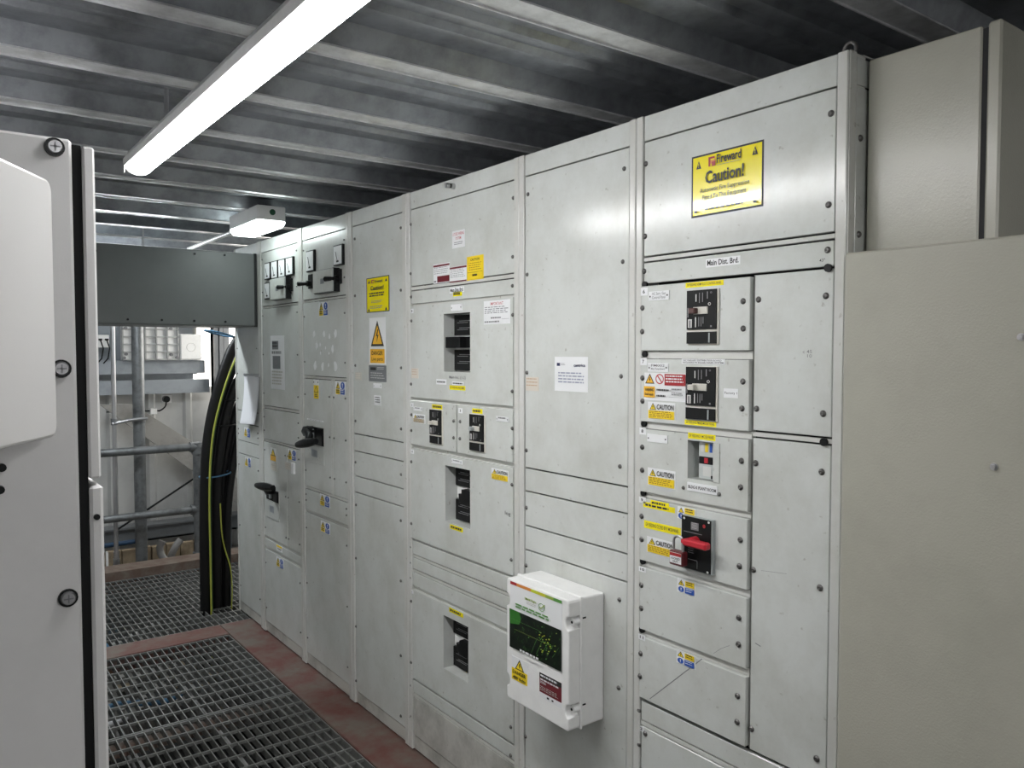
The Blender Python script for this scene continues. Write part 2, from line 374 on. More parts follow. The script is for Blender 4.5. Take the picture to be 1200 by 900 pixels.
# ================================================================== SWITCHBOARD
ZT, ZSEAM, ZPL = 2.155, 2.089, .059
DEPTH = .55
def zz(px, py): return B(px, py)[1]
class Cubicle(Thing):
    def __init__(s, label, yl, yr, postl, postr, posttop=True):
        """yl/yr: far and near edges of the panel field; postl/postr: widths of its own half posts"""
        super().__init__('switchboard_cubicle', label, 'switchboard', (DEPTH/2, (yl+yr)/2, 0), group='cubicles of the long grey switchboard')
        s.yl, s.yr = yl, yr
        b = MB(); b.box(.062, DEPTH, yr-postr+.002, yl+postl-.002, .0, ZT-.004, GAP); s.part('carcass', b)
        for a, c in ((yl, yl+postl), (yr-postr, yr)):
            b = MB(); b.box(-.004, .062, a+.0008, c-.0008, .002, ZT, POST, .0022); s.part('post', b)
        b = MB(); b.box(.0, .05, yr+.001, yl-.001, ZSEAM+.0015, ZT-.001, PAINT, .0015); s.top = s.part('top_rail', b)
        b = MB(); b.box(.004, .05, yr+.001, yl-.001, .004, ZPL-.0015, PAINT_D, .0015); s.plinth = s.part('plinth', b)
        b = MB(); b.box(.05, DEPTH, yr-postr, yl+postl, ZT-.003, ZT, POST); s.part('roof_plate', b)
    def panel(s, name, z1, z0, yl=None, yr=None, out=0.0, hole=None, mt=None, th=.014, gap=.0022, bev=.0014):
        yl = s.yl if yl is None else yl; yr = s.yr if yr is None else yr
        mt = mt or PAINT
        y0, y1, a, c = yr+gap, yl-gap, z0+gap, z1-gap
        b = MB()
        if not hole: b.box(-out, th, y0, y1, a, c, mt, bev)
        else:
            hy0, hy1, hz0, hz1, d = hole
            b.box(-out, th, y0, hy0, a, c, mt); b.box(-out, th, hy1, y1, a, c, mt)
            b.box(-out, th, hy0, hy1, a, hz0, mt); b.box(-out, th, hy0, hy1, hz1, c, mt)
            w = .003   # reveal walls and back of the recess
            b.box(th, d, hy1, hy1+w, hz0, hz1, mt); b.box(th, d, hy0-w, hy0, hz0, hz1, mt)
            b.box(th, d, hy0-w, hy1+w, hz1, hz1+w, mt); b.box(th, d, hy0-w, hy1+w, hz0-w, hz0, mt)
            b.box(d, d+.003, hy0-w, hy1+w, hz0-w, hz1+w, BREAKG)
        o = s.part(name, b); o_front = out
        return o
    def screws(s, parent, pts, out=0.0, me=None):
        for px, py in pts:
            y, z = B(px, py, -out); s.inst('screw', me or SCREW_MID, (-out, y, z), parent)
    def corner(s, parent, yl, yr, z1, z0, ins=.018, me=None, mid=False):
        zs = [z1-ins, z0+ins]+([(z1+z0)/2] if mid else [])
        for y in (yl-ins, yr+ins):
            for z in zs: s.inst('screw', me or SCREW_SML, (0, y, z), parent)

def breaker(c, parent, px0, py0, px1, py1, out, toggle=IVORY, knob=BROWNK, split=.24):
    """moulded case breaker showing through its door: bright rim, black face, toggle, lower cover"""
    y0, zt = B(px0, py0, -out); y1, zb = B(px1, py1, -out); W = y0-y1; H = zt-zb
    Y = lambda u: y0-W*u
    Z = lambda v: zb+H*v
    b = MB()
    b.box(-out-.004, .01, y1, y0, zb, zt, IVORY, .0012)
    b.box(-out-.0075, -out, Y(.945), Y(.01), Z(split+.04), Z(.99), BLACK)
    b.box(-out-.0075, -out, Y(.945), Y(.01), Z(.025), Z(split-.005), BLACK)
    b.box(-out-.0085, -out, Y(.76), Y(.72), Z(.04), Z(split-.025), BREAKG)
    b.box(-out-.0105, -out, Y(.70), Y(.24), Z(.555), Z(.685), toggle, .001)
    b.box(-out-.024, -out, Y(.40), Y(.20), Z(.565), Z(.665), knob, .002)
    L = Label(Y(.04), Z(split+.06), Y(.88), Z(.97), out+.0069, BLACK, plate=False)
    L.rect(.02,.02,.17,.25,INKLT); L.rect(.06,.03,.13,.22,INKG)
    L.rect(.30,.03,.34,.30,INKLT); L.rect(.43,.05,.46,.30,INKG); L.rect(.52,.05,.55,.30,INKG); L.rect(.60,.12,.63,.30,INKG)
    L.rect(.32,.72,.36,.92,INKLT); L.rect(.46,.68,.49,.95,INKG); L.rect(.58,.70,.61,.95,INKG); L.rect(.76,.78,.80,.97,INKG)
    L.ring(.86,.64,.055,.04,.4,INKLT); L.ring(.92,.94,.035,.025,.4,INKG); L.rect(.90,.02,.96,.07,INKG); L.rect(.03,.30,.07,.56,INKG)
    b.v += L.v and [] or []
    k = len(b.v); b.v += L.v
    for f, mi in zip(L.f, L.mi): b.f.append(tuple(k+a for a in f)); b.mi.append(b.m(L.ms[mi])); b.sm.append(False)
    c.part('circuit_breaker', b, parent)

def deep_breaker(c, parent, hole, kind):
    """breaker face at the back of a deep door cut-out"""
    hy0, hy1, hz0, hz1, d = hole; H = hz1-hz0
    ys = hy1-.003; yn = hy0+.0015
    b = MB(); X = d
    def bl(v0, v1, x, mt, u0=0., u1=1.):
        b.box(X-x, X, ys-(ys-yn)*u1, ys-(ys-yn)*u0, hz0+H*v0, hz0+H*v1, mt, .0008)
    bl(.0, 1., .002, WHITEP)
    bl(.63, .985, .012, BLACK2); bl(.02, .38, .012, BLACK2)
    if kind == 1:
        bl(.40, .61, .006, WHITEP); bl(.41, .60, .055, BLACK, .06, .62); bl(.41, .60, .03, BLACK, .06, .80)
    else:
        bl(.40, .61, .006, WHITEP); bl(.34, .60, .03, BLACK, .42, .82); bl(.34, .50, .02, BLACK, .2, .9)
    for v in (.72, .84, .14, .26):
        bl(v, v+.012, .0126, INKG, .12, .55); bl(v+.03, v+.042, .0126, INKG, .2, .7)
    c.part('circuit_breaker', b, parent)

def tag(c, parent, px0, py0, px1, py1, out, lines=(), edge=True):
    """small white engraved tag held by two pins"""
    L = lab(px0, py0, px1, py1, STKW, out, thick=.0022)
    L.disc(.07,.45,.035,.11,INK,10); L.disc(.92,.5,.035,.11,INK,10)
    n = len(lines)
    for i, t in enumerate(lines):
        v1 = .90-i*.9/n*.95; v0 = v1-.62/n
        L.text(t, .18, v0, .84, v1, INKG) if t else L.lines(.18, v0, .84, v1, 1, INKG)
    c.part('name_tag', L, parent)
def num(c, parent, px0, py0, px1, py1, out, t):
    L = lab(px0, py0, px1, py1, STKW, out); L.text(t, .30 if len(t) == 1 else .22, .25, .62 if len(t) == 1 else .78, .75, INK, True); c.part('number_sticker', L, parent, label='white sticker numbered %s' % t)
def caution(c, parent, px0, py0, px1, py1, out, amber=STKY):
    L = lab(px0, py0, px1, py1, STKW, out)
    L.tri(.07,.55,.31,.95,STKY); L.text('CAUTION', .34,.58,.95,.88, INK, True)
    L.rect(.03,.05,.97,.52,amber); L.lines(.07,.09,.93,.48,4,mat('ink_brown',(.35,.2,.02),.5),.5)
    c.part('caution_label', L, parent, label='white and yellow CAUTION label')
def yellowstrip(c, parent, px0, py0, px1, py1, out, text=None, slope=None):
    L = lab(px0, py0, px1, py1, STKB, out)
    if text: L.text(text, .05,.28,.95,.74, INK, False)
    else: L.lines(.07,.28,.93,.72,1,INK,1.)
    c.part('yellow_strip_label', L, parent, label='yellow strip label')
def quad4(c, parent, px0, py0, px1, py1, out=0.0, stacked=True, layout='v'):
    """warning sticker: triangle, mandatory disc, and their two text blocks"""
    L = lab(px0, py0, px1, py1, STKW, out)
    if layout == 'v':      # triangle | disc on top, text blocks beneath
        L.tri(.04,.45,.46,.96,STKY,False); L.text('!', .21,.53,.28,.78,INK,True); L.disc(.74,.70,.20,.26,STKBL); L.text('!', .70,.55,.78,.86,STKW,True)
        L.rect(.05,.05,.46,.42,STKY); L.lines(.10,.10,.42,.38,2,INK,.6); L.rect(.53,.05,.95,.42,STKBL); L.lines(.58,.10,.90,.38,2,STKW,.5)
    else:                  # triangle over disc on the left, text blocks on the right
        L.tri(.05,.54,.40,.95,STKY,False); L.text('!', .20,.60,.25,.80,INK,True); L.disc(.23,.26,.16,.20,STKBL); L.text('!', .20,.14,.26,.38,STKW,True)
        L.rect(.46,.54,.95,.95,STKY); L.lines(.52,.60,.88,.90,2,INK,.5); L.rect(.46,.06,.95,.47,STKBL); L.lines(.52,.12,.88,.42,2,STKW,.35)
    c.part('warning_sticker', L, parent, label='yellow and blue warning sticker')

P = lambda px: B(px, 450)[0]
# ---- cubicle 1: MAIN DISTRIBUTION BOARD, nearest
y_l1, y_r1 = P(753), .9265
c1 = Cubicle('nearest cubicle of the grey switchboard with numbered doors and red switch', y_l1, y_r1, P(745)-P(753), .0255)
z = lambda py, px=755: zz(px, py)
zTop0 = zz(800, 295.5)
zS1, zS0 = zz(752, 308), zz(758, 333)
pA = c1.panel('cover_panel', ZSEAM, zTop0)
c1.screws(pA, ((974,133),(971,240),(757,192),(756,277)), me=SCREW_BIG)
b = MB(); b.box(.001, .014, y_r1+.001, y_l1-.001, zS1+.002, zTop0-.002, POST, .001); c1.part('cross_rail', b)
pS = c1.panel('cover_strip', zS1, zS0); c1.screws(pS, ((970,293),(755,318)), me=SCREW_BIG)
L = lab(827.5, 304, 867.5, 309.5, STKW, 0); L.text('Main Dist. Brd.', .04,.20,.96,.86, INK, True); c1.part('name_label', L, pS, label='white label reading Main Dist. Brd.')
L = lab(960.5, 303.5, 967, 306.5, STKW, 0, plate=False); L.text('43"', 0,0,1,1,INK); c1.part('pen_mark', L, pS)
# FIREWARD sign
L = lab(811, 184.5, 894.5, 241.5, INK, 0)
L.rect(.022,.03,.978,.97,STKB)
L.tri(.07,.78,.145,.91,INK,False); L.text('!', .102,.80,.113,.87,STKB,True); L.tri(.855,.80,.93,.93,INK,False); L.text('!', .887,.82,.898,.89,STKB,True)
L.rect(.255,.78,.345,.93,STKR); L.rect(.285,.78,.345,.895,STKB); L.rect(.285,.82,.36,.875,ORANGE); L.rect(.305,.775,.36,.845,STKR)
L.text('Fireward', .375,.80,.715,.945, INK, True); L.rect(.375,.77,.715,.776,INKG)
L.text('Caution!', .215,.51,.755,.715, INK, True)
L.text('Automatic Fire Suppression', .14,.36,.83,.45, INK); L.text('Fitted To This Equipment', .18,.24,.79,.33, INK)
L.lines(.22,.075,.78,.11,1,INKG); L.rect(.06,.07,.10,.10,INK); L.rect(.89,.07,.93,.10,INK)
c1.part('fire_suppression_sign', L, pA, label='yellow Fireward Caution sign with black border')
# left stack of doors 6..11
yd = B(879, 420, -.009)[0]
OUT = .009
doors = {}
for nme, zt_, zb_ in (('6', z(334.5,760), z(412,750)), ('7', z(419.5,759), z(494,750)), ('8', z(500.5,749), z(575,749)), ('9', z(581,749), z(655,749)), ('10', z(661,748), z(735,748)), ('11', z(741.5,748), z(814.5,748))):
    hole = None
    if nme == '8':
        hy1, hz1 = B(806, 515.5, -OUT); hy0, hz0 = B(843.5, 566.5, -OUT); hole = (hy0, hy1, hz0, hz1, .035)
    doors[nme] = c1.panel('door', zt_, zb_, yr=yd, out=OUT, hole=hole)
# faint light strip showing above each door is the cross rail behind
prev = zS0
for nme in ('6','7','8','9','10','11'):
    pass
D = doors
c1.screws(D['6'], ((753,361),(752.7,388.7),(871,353),(871,385)), OUT, SCREW_BIG)
c1.screws(D['7'], ((753,443),(753,470),(870.7,447),(869.7,478.7)), OUT, SCREW_BIG)
c1.screws(D['8'], ((752.7,524),(752.7,551),(869,540),(868,571)), OUT, SCREW_BIG)
c1.screws(D['8'], ((801,571.6),(843,579)), OUT, SCREW_SML)
c1.screws(D['9'], ((752,605),(752,632),(867.6,632.7),(866.7,663.6)), OUT, SCREW_BIG)
c1.screws(D['10'], ((751.7,685.7),(751.5,712.7),(866,724),(865.6,755)), OUT, SCREW_BIG)
c1.screws(D['11'], ((750.8,765.8),(750,792.4),(864.6,815.6),(864,846)), OUT, SCREW_BIG)
for px, py in ((756.7,333.5),(756.7,415),(755.7,496.5),(755,577.5),(754.4,657.5),(753.3,737.5),(971.5,314),(966.5,518)):
    y, zq = B(px, py); c1.inst('plug', PLUG, (-.004, y, zq))
num(c1, D['6'], 751.2, 337.5, 759, 346, OUT, '6'); num(c1, D['7'], 750.6, 419.5, 758, 428, OUT, '7'); num(c1, D['8'], 749.6, 500.8, 757, 509.5, OUT, '8')
num(c1, D['9'], 749, 581.5, 756.8, 590, OUT, '9'); num(c1, D['10'], 748.8, 663, 757, 671.5, OUT, '10'); num(c1, D['11'], 748.4, 742, 756, 751.5, OUT, '11')
tag(c1, D['6'], 761, 342, 784.6, 351, OUT, ('HC Serv. Gas','Control Panel')); tag(c1, D['7'], 760, 425.5, 783.5, 436, OUT, ('FM002','Main Pump Board')); tag(c1, D['8'], 759, 508, 782.5, 520, OUT, ())
breaker(c1, D['6'], 807, 340.5, 843.2, 404, OUT); breaker(c1, D['7'], 805.8, 429, 841.8, 495, OUT, knob=IVORY)
yellowstrip(c1, D['6'], 803.5, 334.5, 847.5, 331, OUT, 'DP FEEDING HUMP ELCO CONTROL PANEL') if False else None
def ystrip(c, parent, pl, pr, ht, out, text):
    """yellow strip from left-middle pixel to right-middle pixel with a given height in metres"""
    ya, za = B(*pl, -out); yb, zb = B(*pr, -out); zc = (za+zb)/2
    L = Label(ya, zc-ht/2, yb, zc+ht/2, out, STKB)
    if text: L.text(text, .05,.30,.95,.74, INK)
    else: L.lines(.07,.3,.93,.72,1,INK,1.)
    c.part('yellow_strip_label', L, parent, label='yellow strip label with small black print')
ystrip(c1, D['6'], (803.5,335.2), (848,330.2), .0125, OUT, 'DP FEEDING NUMP ELCO CONTROL PANEL')
ystrip(c1, D['7'], (802.5,494.5), (839.5,497.5), .0125, OUT, 'DP FEEDING FM002 MCCB PANEL')
ystrip(c1, D['8'], (806.5,509.5), (838.5,514), .0145, OUT, 'DP FEEDING F MCCB PANEL')
L = lab(799, 420.5, 849.5, 427, STKW, OUT); L.text('SECONDARY DISTRIBUTION BOARD', .04,.56,.93,.88,INK); L.text('INCLUDES PV SOLAR PANEL SYSTEM', .03,.12,.97,.44,INK); c1.part('name_label', L, D['7'], label='white label reading SECONDARY DISTRIBUTION BOARD INCLUDES PV SOLAR PANEL SYSTEM')
L = lab(848.2, 455, 865, 466.8, STKW, OUT); L.text('Factory 1', .08,.33,.94,.66,INK); c1.part('name_label', L, D['7'], label='white label reading Factory 1')
# dual supply notice
L = lab(755.5, 436.5, 804.5, 471.5, STKW, OUT)
L.tri(.02,.60,.25,.97,STKA); L.ring(.38,.78,.10,.185,.22,INKR); L.poly([(.31,.90),(.33,.93),(.45,.66),(.43,.63)],INKR)
L.rect(.50,.56,.985,.97,STKR); L.lines(.53,.62,.96,.92,3,STKW,.45)
L.rect(.0,.10,.27,.50,STKA); L.text('WARNING', .03,.32,.24,.44,INK,True); L.text('Dual supply', .03,.15,.24,.26,INK,True)
L.lines(.32,.36,.62,.42,1,INK,1); L.lines(.32,.15,.56,.21,1,INK,1); L.rect(.62,.36,.98,.365,INKG); L.rect(.62,.15,.98,.155,INKG); L.lines(.68,.40,.96,.46,1,INKG,.8); L.lines(.68,.20,.96,.32,2,INKG,.5)
c1.part('dual_supply_notice', L, D['7'], label='red, amber and white dual supply warning notice')
caution(c1, D['7'], 759.5, 470.5, 791.5, 493.5, OUT); caution(c1, D['8'], 759.3, 547.5, 791.5, 574, OUT); caution(c1, D['9'], 758.3, 628, 791, 655.5, OUT)
# door 8 window with grey breaker
hy1, hz1 = B(806, 515.5, -OUT); hy0, hz0 = B(843.5, 566.5, -OUT)
b = MB(); W8 = hy1-hy0; H8 = hz1-hz0
b.box(.012, .034, hy0+W8*.08, hy1-W8*.22, hz0+.004, hz1-.004, BREAKG, .001)
b.box(.004, .02, hy0+W8*.30, hy1-W8*.24, hz0+H8*.02, hz1-H8*.04, mat('breaker_light',(.50,.53,.52),.4), .001)
b.box(.002, .02, hy0+W8*.32, hy1-W8*.26, hz0+H8*.41, hz0+H8*.60, BLACK, .001)
b.box(.0005, .02, hy0+W8*.45, hy0+W8*.56, hz0+H8*.44, hz0+H8*.57, REDH); 
b.box(.0033, .02, hy0+W8*.34, hy0+W8*.42, hz0+H8*.72, hz0+H8*.95, STKBL); b.box(.0033, .02, hy0+W8*.47, hy0+W8*.56, hz0+H8*.72, hz0+H8*.95, STKY); b.box(.0033, .02, hy0+W8*.60, hy0+W8*.70, hz0+H8*.72, hz0+H8*.95, INKLT)
b.box(.0033, .02, hy0+W8*.36, hy0+W8*.62, hz0+H8*.10, hz0+H8*.35, INKLT); b.box(.0028, .02, hy0+W8*.33, hy0+W8*.37, hz0+H8*.05, hz0+H8*.13, BLACK)
c1.part('circuit_breaker', b, D['8'])
b = MB(); fw = .004
for (a0, a1, q0, q1) in ((hy0, hy0+W8*.19, hz0, hz1), ):
    b.box(-OUT-.0025, -OUT+.004, a0, a1, q0, q1, PAINT, .001)
c1.part('window_frame', b, D['8'])
L = lab(806.3, 564.5, 841, 580.5, STKW, OUT, thick=.003); 
L.text('BLDG K PLANT ROOM', .04,.30,.97,.68,INK,True); c1.part('name_label', L, D['8'], label='white label reading BLDG K PLANT ROOM')
# door 9: rotary isolator plate with red handle, yellow strips
ystrip(c1, D['9'], (754,590), (791,599), .014, OUT, None); ystrip(c1, D['9'], (762.5,588), (784,593.5), .013, OUT+.0009, None)
ystrip(c1, D['9'], (755,613), (798,624.5), .020, OUT, 'DP FEEDING CC FED BY F MCB PANEL')
L = lab(794.2, 593, 815, 611.5, STKW, OUT); L.tri(.06,.52,.36,.96,STKY,False); L.disc(.22,.25,.17,.24,STKBL); L.text('!', .19,.12,.25,.38,STKW,True); L.rect(.42,.50,.97,.97,STKY); L.lines(.48,.56,.90,.92,2,INK,.5); c1.part('warning_sticker', L, D['9'], label='yellow and blue warning sticker')
y0, zt_ = B(802.5, 602, -OUT); y1, zb_ = B(837.8, 674, -OUT)
b = MB(); b.box(-OUT-.011, .0, y1, y0, zb_, zt_, BREAKG, .001); b.box(-OUT-.0125, -OUT, y1+.003, y0-.0005, zb_+.002, zt_-.0015, BLACK, .0008)
L = Label(y0, zb_, y1, zt_, OUT+.0125, BLACK, plate=False)
L.rect(.33,.76,.58,.90,INKG); L.lines(.36,.77,.55,.89,4,INKLT,.25); L.disc(.76,.87,.045,.035,STKR); L.rect(.10,.70,.70,.712,INKG); L.lines(.25,.30,.45,.42,3,INKG,.3); L.rect(.25,.20,.55,.212,INKG); L.rect(.55,.06,.565,.20,INKG)
for u, v in ((.12,.95),(.92,.96),(.90,.05),(.12,.10)): L.disc(u,v,.035,.022,INKLT,12)
k = len(b.v); b.v += L.v
for f, mi in zip(L.f, L.mi): b.f.append(tuple(k+a for a in f)); b.mi.append(b.m(L.ms[mi])); b.sm.append(False)
iso = c1.part('isolator_plate', b, D['9'], label='black isolator switch plate')
zh = zb_+(zt_-zb_)*.565; yc9 = y0-(y0-y1)*.50; hyl = B(799, 629, -OUT-.04)[0]; hyr = B(829, 634, -OUT-.04)[0]
b = MB(); b.cyl((-OUT-.012, yc9, zh), (-OUT-.030, yc9, zh), .012, REDH, 14)
b.box(-OUT-.048, -OUT-.026, hyr, hyl-.006, zh-.0085, zh+.0085, REDH, .004); b.box(-OUT-.045, -OUT-.029, hyl-.012, hyl, zh-.004, zh+.006, REDH, .002)
c1.part('switch_handle', b, D['9'], label='red isolator switch handle')
quad4(c1, D['10'], 794, 677, 815, 699.5, OUT, layout='h'); quad4(c1, D['11'], 793, 760.5, 815, 785, OUT, layout='h')
def pen(c, parent, pts, out, wd=.0009, name='pen_line'):
    b = MB(); q = [B(px, py, -out) for px, py in pts]
    for (ya, za), (yb, zb) in zip(q, q[1:]):
        d = Vector((yb-ya, zb-za)); n = Vector((-d.y, d.x)).normalized()*wd
        b.add([(-out-.0003, ya+n.x, za+n.y), (-out-.0003, yb+n.x, zb+n.y), (-out-.0003, yb-n.x, zb-n.y), (-out-.0003, ya-n.x, za-n.y)], [(0,1,2,3)], INKG)
    c.part(name, b, parent)
pen(c1, D['11'], ((761.5,819.5-0.5),(806,785),(823,772)), OUT, .0011); pen(c1, D['10'], ((836,766),(845,760),(855,756.5)), OUT, .0005)
# right-hand plain panels
yp = B(882.5, 420)[0]; zR = zz(971, 513.5)
pU = c1.panel('cover_panel', zS0-.001, zz(971,513.5), yl=yp); pLr = c1.panel('cover_panel', zz(970,521), zz(748,816.5), yl=yp)
b = MB(); b.box(.001, .014, y_r1+.001, yp-.001, zz(970,521)+.002, zz(971,513.5)-.002, POST); c1.part('cross_rail', b)
c1.screws(pU, ((889,351),(968,346.7),(886.7,479),(964.7,484.7)), me=SCREW_BIG)
c1.screws(pLr, ((885.7,542.7),(963,553),(883,667.7),(961,688.7),(880.7,854),(957,889)), me=SCREW_BIG)
pen(c1, pLr, ((885,753.5),(891.5,757.5)), 0, .0012); pen(c1, pLr, ((892,668.5),(922,672.5)), 0, .0004)
L = lab(941,410,953,419,STKW,0,plate=False); L.text('c 45', 0,.55,.9,1,INKG); L.text('10', .45,0,.9,.42,INKG); c1.part('pen_mark', L, pU)
# cross rails between the doors
zs = [zS0, z(334.5,760), z(412,750), z(419.5,759), z(494,750), z(500.5,749), z(575,749), z(581,749), z(655,749), z(661,748), z(735,748), z(741.5,748)]
for i in range(2, 12, 2):
    b = MB(); b.box(.001, .014, yd, y_l1-.001, zs[i+1]-.001, zs[i]+.001, POST); c1.part('cross_rail', b)
b = MB(); b.box(.002, .014, yp+.0005, yd-.0005, z(814.5,748), zS0-.002, POST); c1.part('mullion', b)
pS2 = c1.panel('cover_strip', z(818,748), z(841.5,747)); c1.screws(pS2, ((749.3,832.3),), me=SCREW_BIG)
b = MB(); b.box(.001, .014, y_r1+.001, y_l1-.001, z(847,747)+.001, z(841.5,747)-.001, POST); c1.part('cross_rail', b)
D12 = c1.panel('door', z(847,747), .15); c1.screws(D12, ((749.3,872.4),), me=SCREW_BIG)
num(c1, D12, 746.8, 848, 754.8, 858.5, 0, '12')
c1.corner(D12, y_l1, y_r1, z(847,747), .15, me=SCREW_BIG)
pB = c1.panel('cover_strip', .15, ZPL, mt=PAINT_D)
# near end of the board
b = MB(); b.box(.0, .024, y_r1-.0275, y_r1-.0252, .0, ZT, POST, .001); c1.part('end_post', b)
for (a, q) in ((ZSEAM+.002, ZT-.01), (.06, ZSEAM-.002)):
    b = MB(); b.box(.026, DEPTH, y_r1-.0272, y_r1-.0235, a, q, PAINT, .001); o = c1.part('end_panel', b)
    if a < 1:
        for zq in (1.985, 1.79): c1.inst('screw', SCREW_BIG, (.040, y_r1-.0272, zq), o, (0, 0, R(90)))
b = MB()
b.tube([(.03+.0*i, y_r1-.008+.013*math.cos(R(i)), ZT+.012+.013*math.sin(R(i))) for i in range(0, 360, 20)], .0042, SCREW, 8, True); b.cyl((.03, y_r1-.008, ZT-.001), (.03, y_r1-.008, ZT+.004), .008, SCREW, 10)
c1.part('lifting_eye', b)

# ---- cubicle 2: plain tall panel
y_l2, y_r2 = P(615), P(737)
c2 = Cubicle('tall plain switchboard cubicle carrying the white meter enclosure', y_l2, y_r2, P(609)-P(615), P(737)-P(745))
z2 = [ZSEAM, zz(615,548), zz(615,575), zz(613.5,615), zz(613,643), .15, ZPL]
p = [c2.panel('cover_panel' if i in (0, 4) else 'cover_strip', z2[i], z2[i+1], mt=PAINT_D if i == 5 else None) for i in range(6)]
c2.screws(p[0], ((619,227.7),(731.7,197.7),(618,321.7),(730,306.7),(617.7,436.7),(728,441),(617,527.7),(726.7,546.7)))
c2.screws(p[2], ((617,595),(726.7,624))); c2.screws(p[4], ((616.7,662.7),(726,702.7),(725,806),(616,863)))
L = lab(650.2, 418, 689, 460, STKW, 0)
L.rect(.07,.73,.17,.82,mat('ink_navy',(.02,.025,.08),.5)); L.lines(.19,.74,.34,.81,2,INKG,.4); L.text('centrica', .59,.715,.93,.80, mat('ink_navy',(.02,.025,.08),.5), True)
L.lines(.12,.20,.90,.55,4,mat('ink_slate',(.30,.32,.42),.5),.42)
c2.part('funding_notice', L, p[0], label='white paper notice with centrica logo')
L = lab(616.2, 441.5, 631.5, 458.5, TAPE, 0); L.lines(.08,.2,.9,.9,3,mat('ink_orange',(.45,.28,.16),.5),.3); c2.part('paper_tape', L, p[0])

# ---- cubicle 3: incomer with deep breaker windows
y_l3, y_r3 = P(482), P(603)
c3 = Cubicle('switchboard cubicle with deep breaker windows and Main Dist. label', y_l3, y_r3, P(477.5)-P(482), P(603)-P(609))
zA0 = zz(480, 336.5)
pA = c3.panel('cover_panel', ZSEAM, zA0); c3.screws(pA, ((481.7,263),(601.7,232),(481.5,320.7),(601,301)))
b = MB(); b.box(.001,.014,y_r3+.001,y_l3-.001,zz(480,341)+.0015,zA0-.0015,POST); c3.part('cross_rail', b)
pS = c3.panel('cover_strip', zz(480,341), zz(483,357)); c3.screws(pS, ((482,348),(600.7,335)))
def holepx(tl, br, out, d=.05):
    y1, z1 = B(*tl, -out); y0, z0 = B(*br, -out); return (y0, y1, z0, z1, d)
h1 = holepx((520,368), (551,436.5), .004); h4 = holepx((521.7,545), (551,620), .004); h5 = holepx((519.2,720.5), (548.6,800.5), .004)
d1 = c3.panel('door', zz(483,358.5), zz(481,465.5), out=.004, hole=h1)
zq1, zq0 = zz(481,468), zz(481,520.5); ym = P(536.5)
d2 = c3.panel('door', zq1, zq0, yr=ym+.002, out=.006); d3 = c3.panel('door', zq1, zq0, yl=ym-.002, out=.006)
d4 = c3.panel('door', zz(481,524), zz(481,629.5), out=.004, hole=h4)
zst = [zz(481,631.5), zz(480.5,648), zz(480.5,651), zz(480.5,665), zz(480.5,668), zz(480.5,685)]
st = [c3.panel('cover_strip', zst[i], zst[i+1]) for i in (0, 2, 4)]
for i in (1, 3):
    b = MB(); b.box(.001,.014,y_r3+.001,y_l3-.001,zst[i+1]+.001,zst[i]-.001,POST); c3.part('cross_rail', b)
for za, zb in ((zz(481,465.5), zz(481,468)), (zz(481,520.5), zz(481,524)), (zz(481,629.5), zz(481,631.5)), (zz(480.5,685), zz(480.5,688)), (zz(480.5,791.5), zz(480.5,793.5)), (zz(483,357), zz(483,358.5))):
    b = MB(); b.box(.009, .013, y_r3+.001, y_l3-.001, zb-.003, za+.003, POST); c3.part('cross_rail', b)
d5 = c3.panel('door', zz(480.5,688), zz(480.5,791.5), out=.003, hole=h5)
sB = c3.panel('cover_strip', zz(480.5,793.5), zz(480.5,808.5))
b = MB(); b.box(.001,.014,y_r3+.001,y_l3-.001,zz(480.5,812)+.001,zz(480.5,808.5)-.001,POST); c3.part('cross_rail', b)
pBt = c3.panel('cover_panel', zz(480.5,812), ZPL, mt=PAINT_D)
c3.screws(d1, ((482.3,376),(601,369),(482,450),(600.5,458.6)), .004); c3.screws(d2, ((482.3,486),(482.3,504.5),(531.8,493.4),(531.8,513)), .006); c3.screws(d3, ((539.4,494),(539.2,514),(600.5,502),(600.5,524.5)), .006)
c3.screws(d4, ((482.3,541),(600.2,568),(482.3,613.4),(599.4,656)), .004); c3.screws(st[0], ((482,641),)); c3.screws(st[1], ((482,659.3),)); c3.screws(st[2], ((482,677),))
c3.screws(d5, ((482,704.4),(482,776.2),(598.8,852)), .003); c3.screws(sB, ((482,803),(598.6,885))); c3.screws(pBt, ((482.3,839),))
for h, dd, kd in ((h1, d1, 1), (h4, d4, 2), (h5, d5, 2)): deep_breaker(c3, dd, h, kd)
breaker(c3, d2, 505, 479, 519.6, 522, .006, knob=IVORY); breaker(c3, d3, 551.8, 484.5, 569.4, 531, .006, knob=BREAKG)
tag(c3, d1, 529, 357, 541.8, 363.5, .004, ()); tag(c3, d2, 485, 476.5, 495.5, 482, .006, ('',)); tag(c3, d3, 582, 487.5, 596.5, 495, .006, ('',)); tag(c3, d4, 529.5, 537.5, 541.8, 544.5, .004, ('',))
num(c3, d1, 481.7, 362, 484.5, 367, .004, '1'); num(c3, d2, 481.5, 472, 484.5, 477, .006, '2'); num(c3, d3, 537.5, 478, 542, 484.5, .006, '3'); num(c3, d4, 481.7, 526.5, 485, 532, .004, '4'); num(c3, d5, 481.7, 691, 484.5, 696, .003, '5')
L = lab(527, 337.5, 544, 342, STKW, 0); L.text('Main Dist. Brd.', .05,.2,.95,.85,INK,True); c3.part('name_label', L, pS, label='small white label reading Main Dist. Brd.')
ystrip(c3, pS, (531,344.8), (541.5,344), .016, 0, None)
ystrip(c3, d1, (527,453.3), (545.5,455.8), .016, .004, 'DP FEEDING INCOMER')
L = lab(530, 447, 543.5, 451.8, STKW, .004); L.lines(.06,.3,.94,.7,1,INK,1); c3.part('name_label', L, d1)
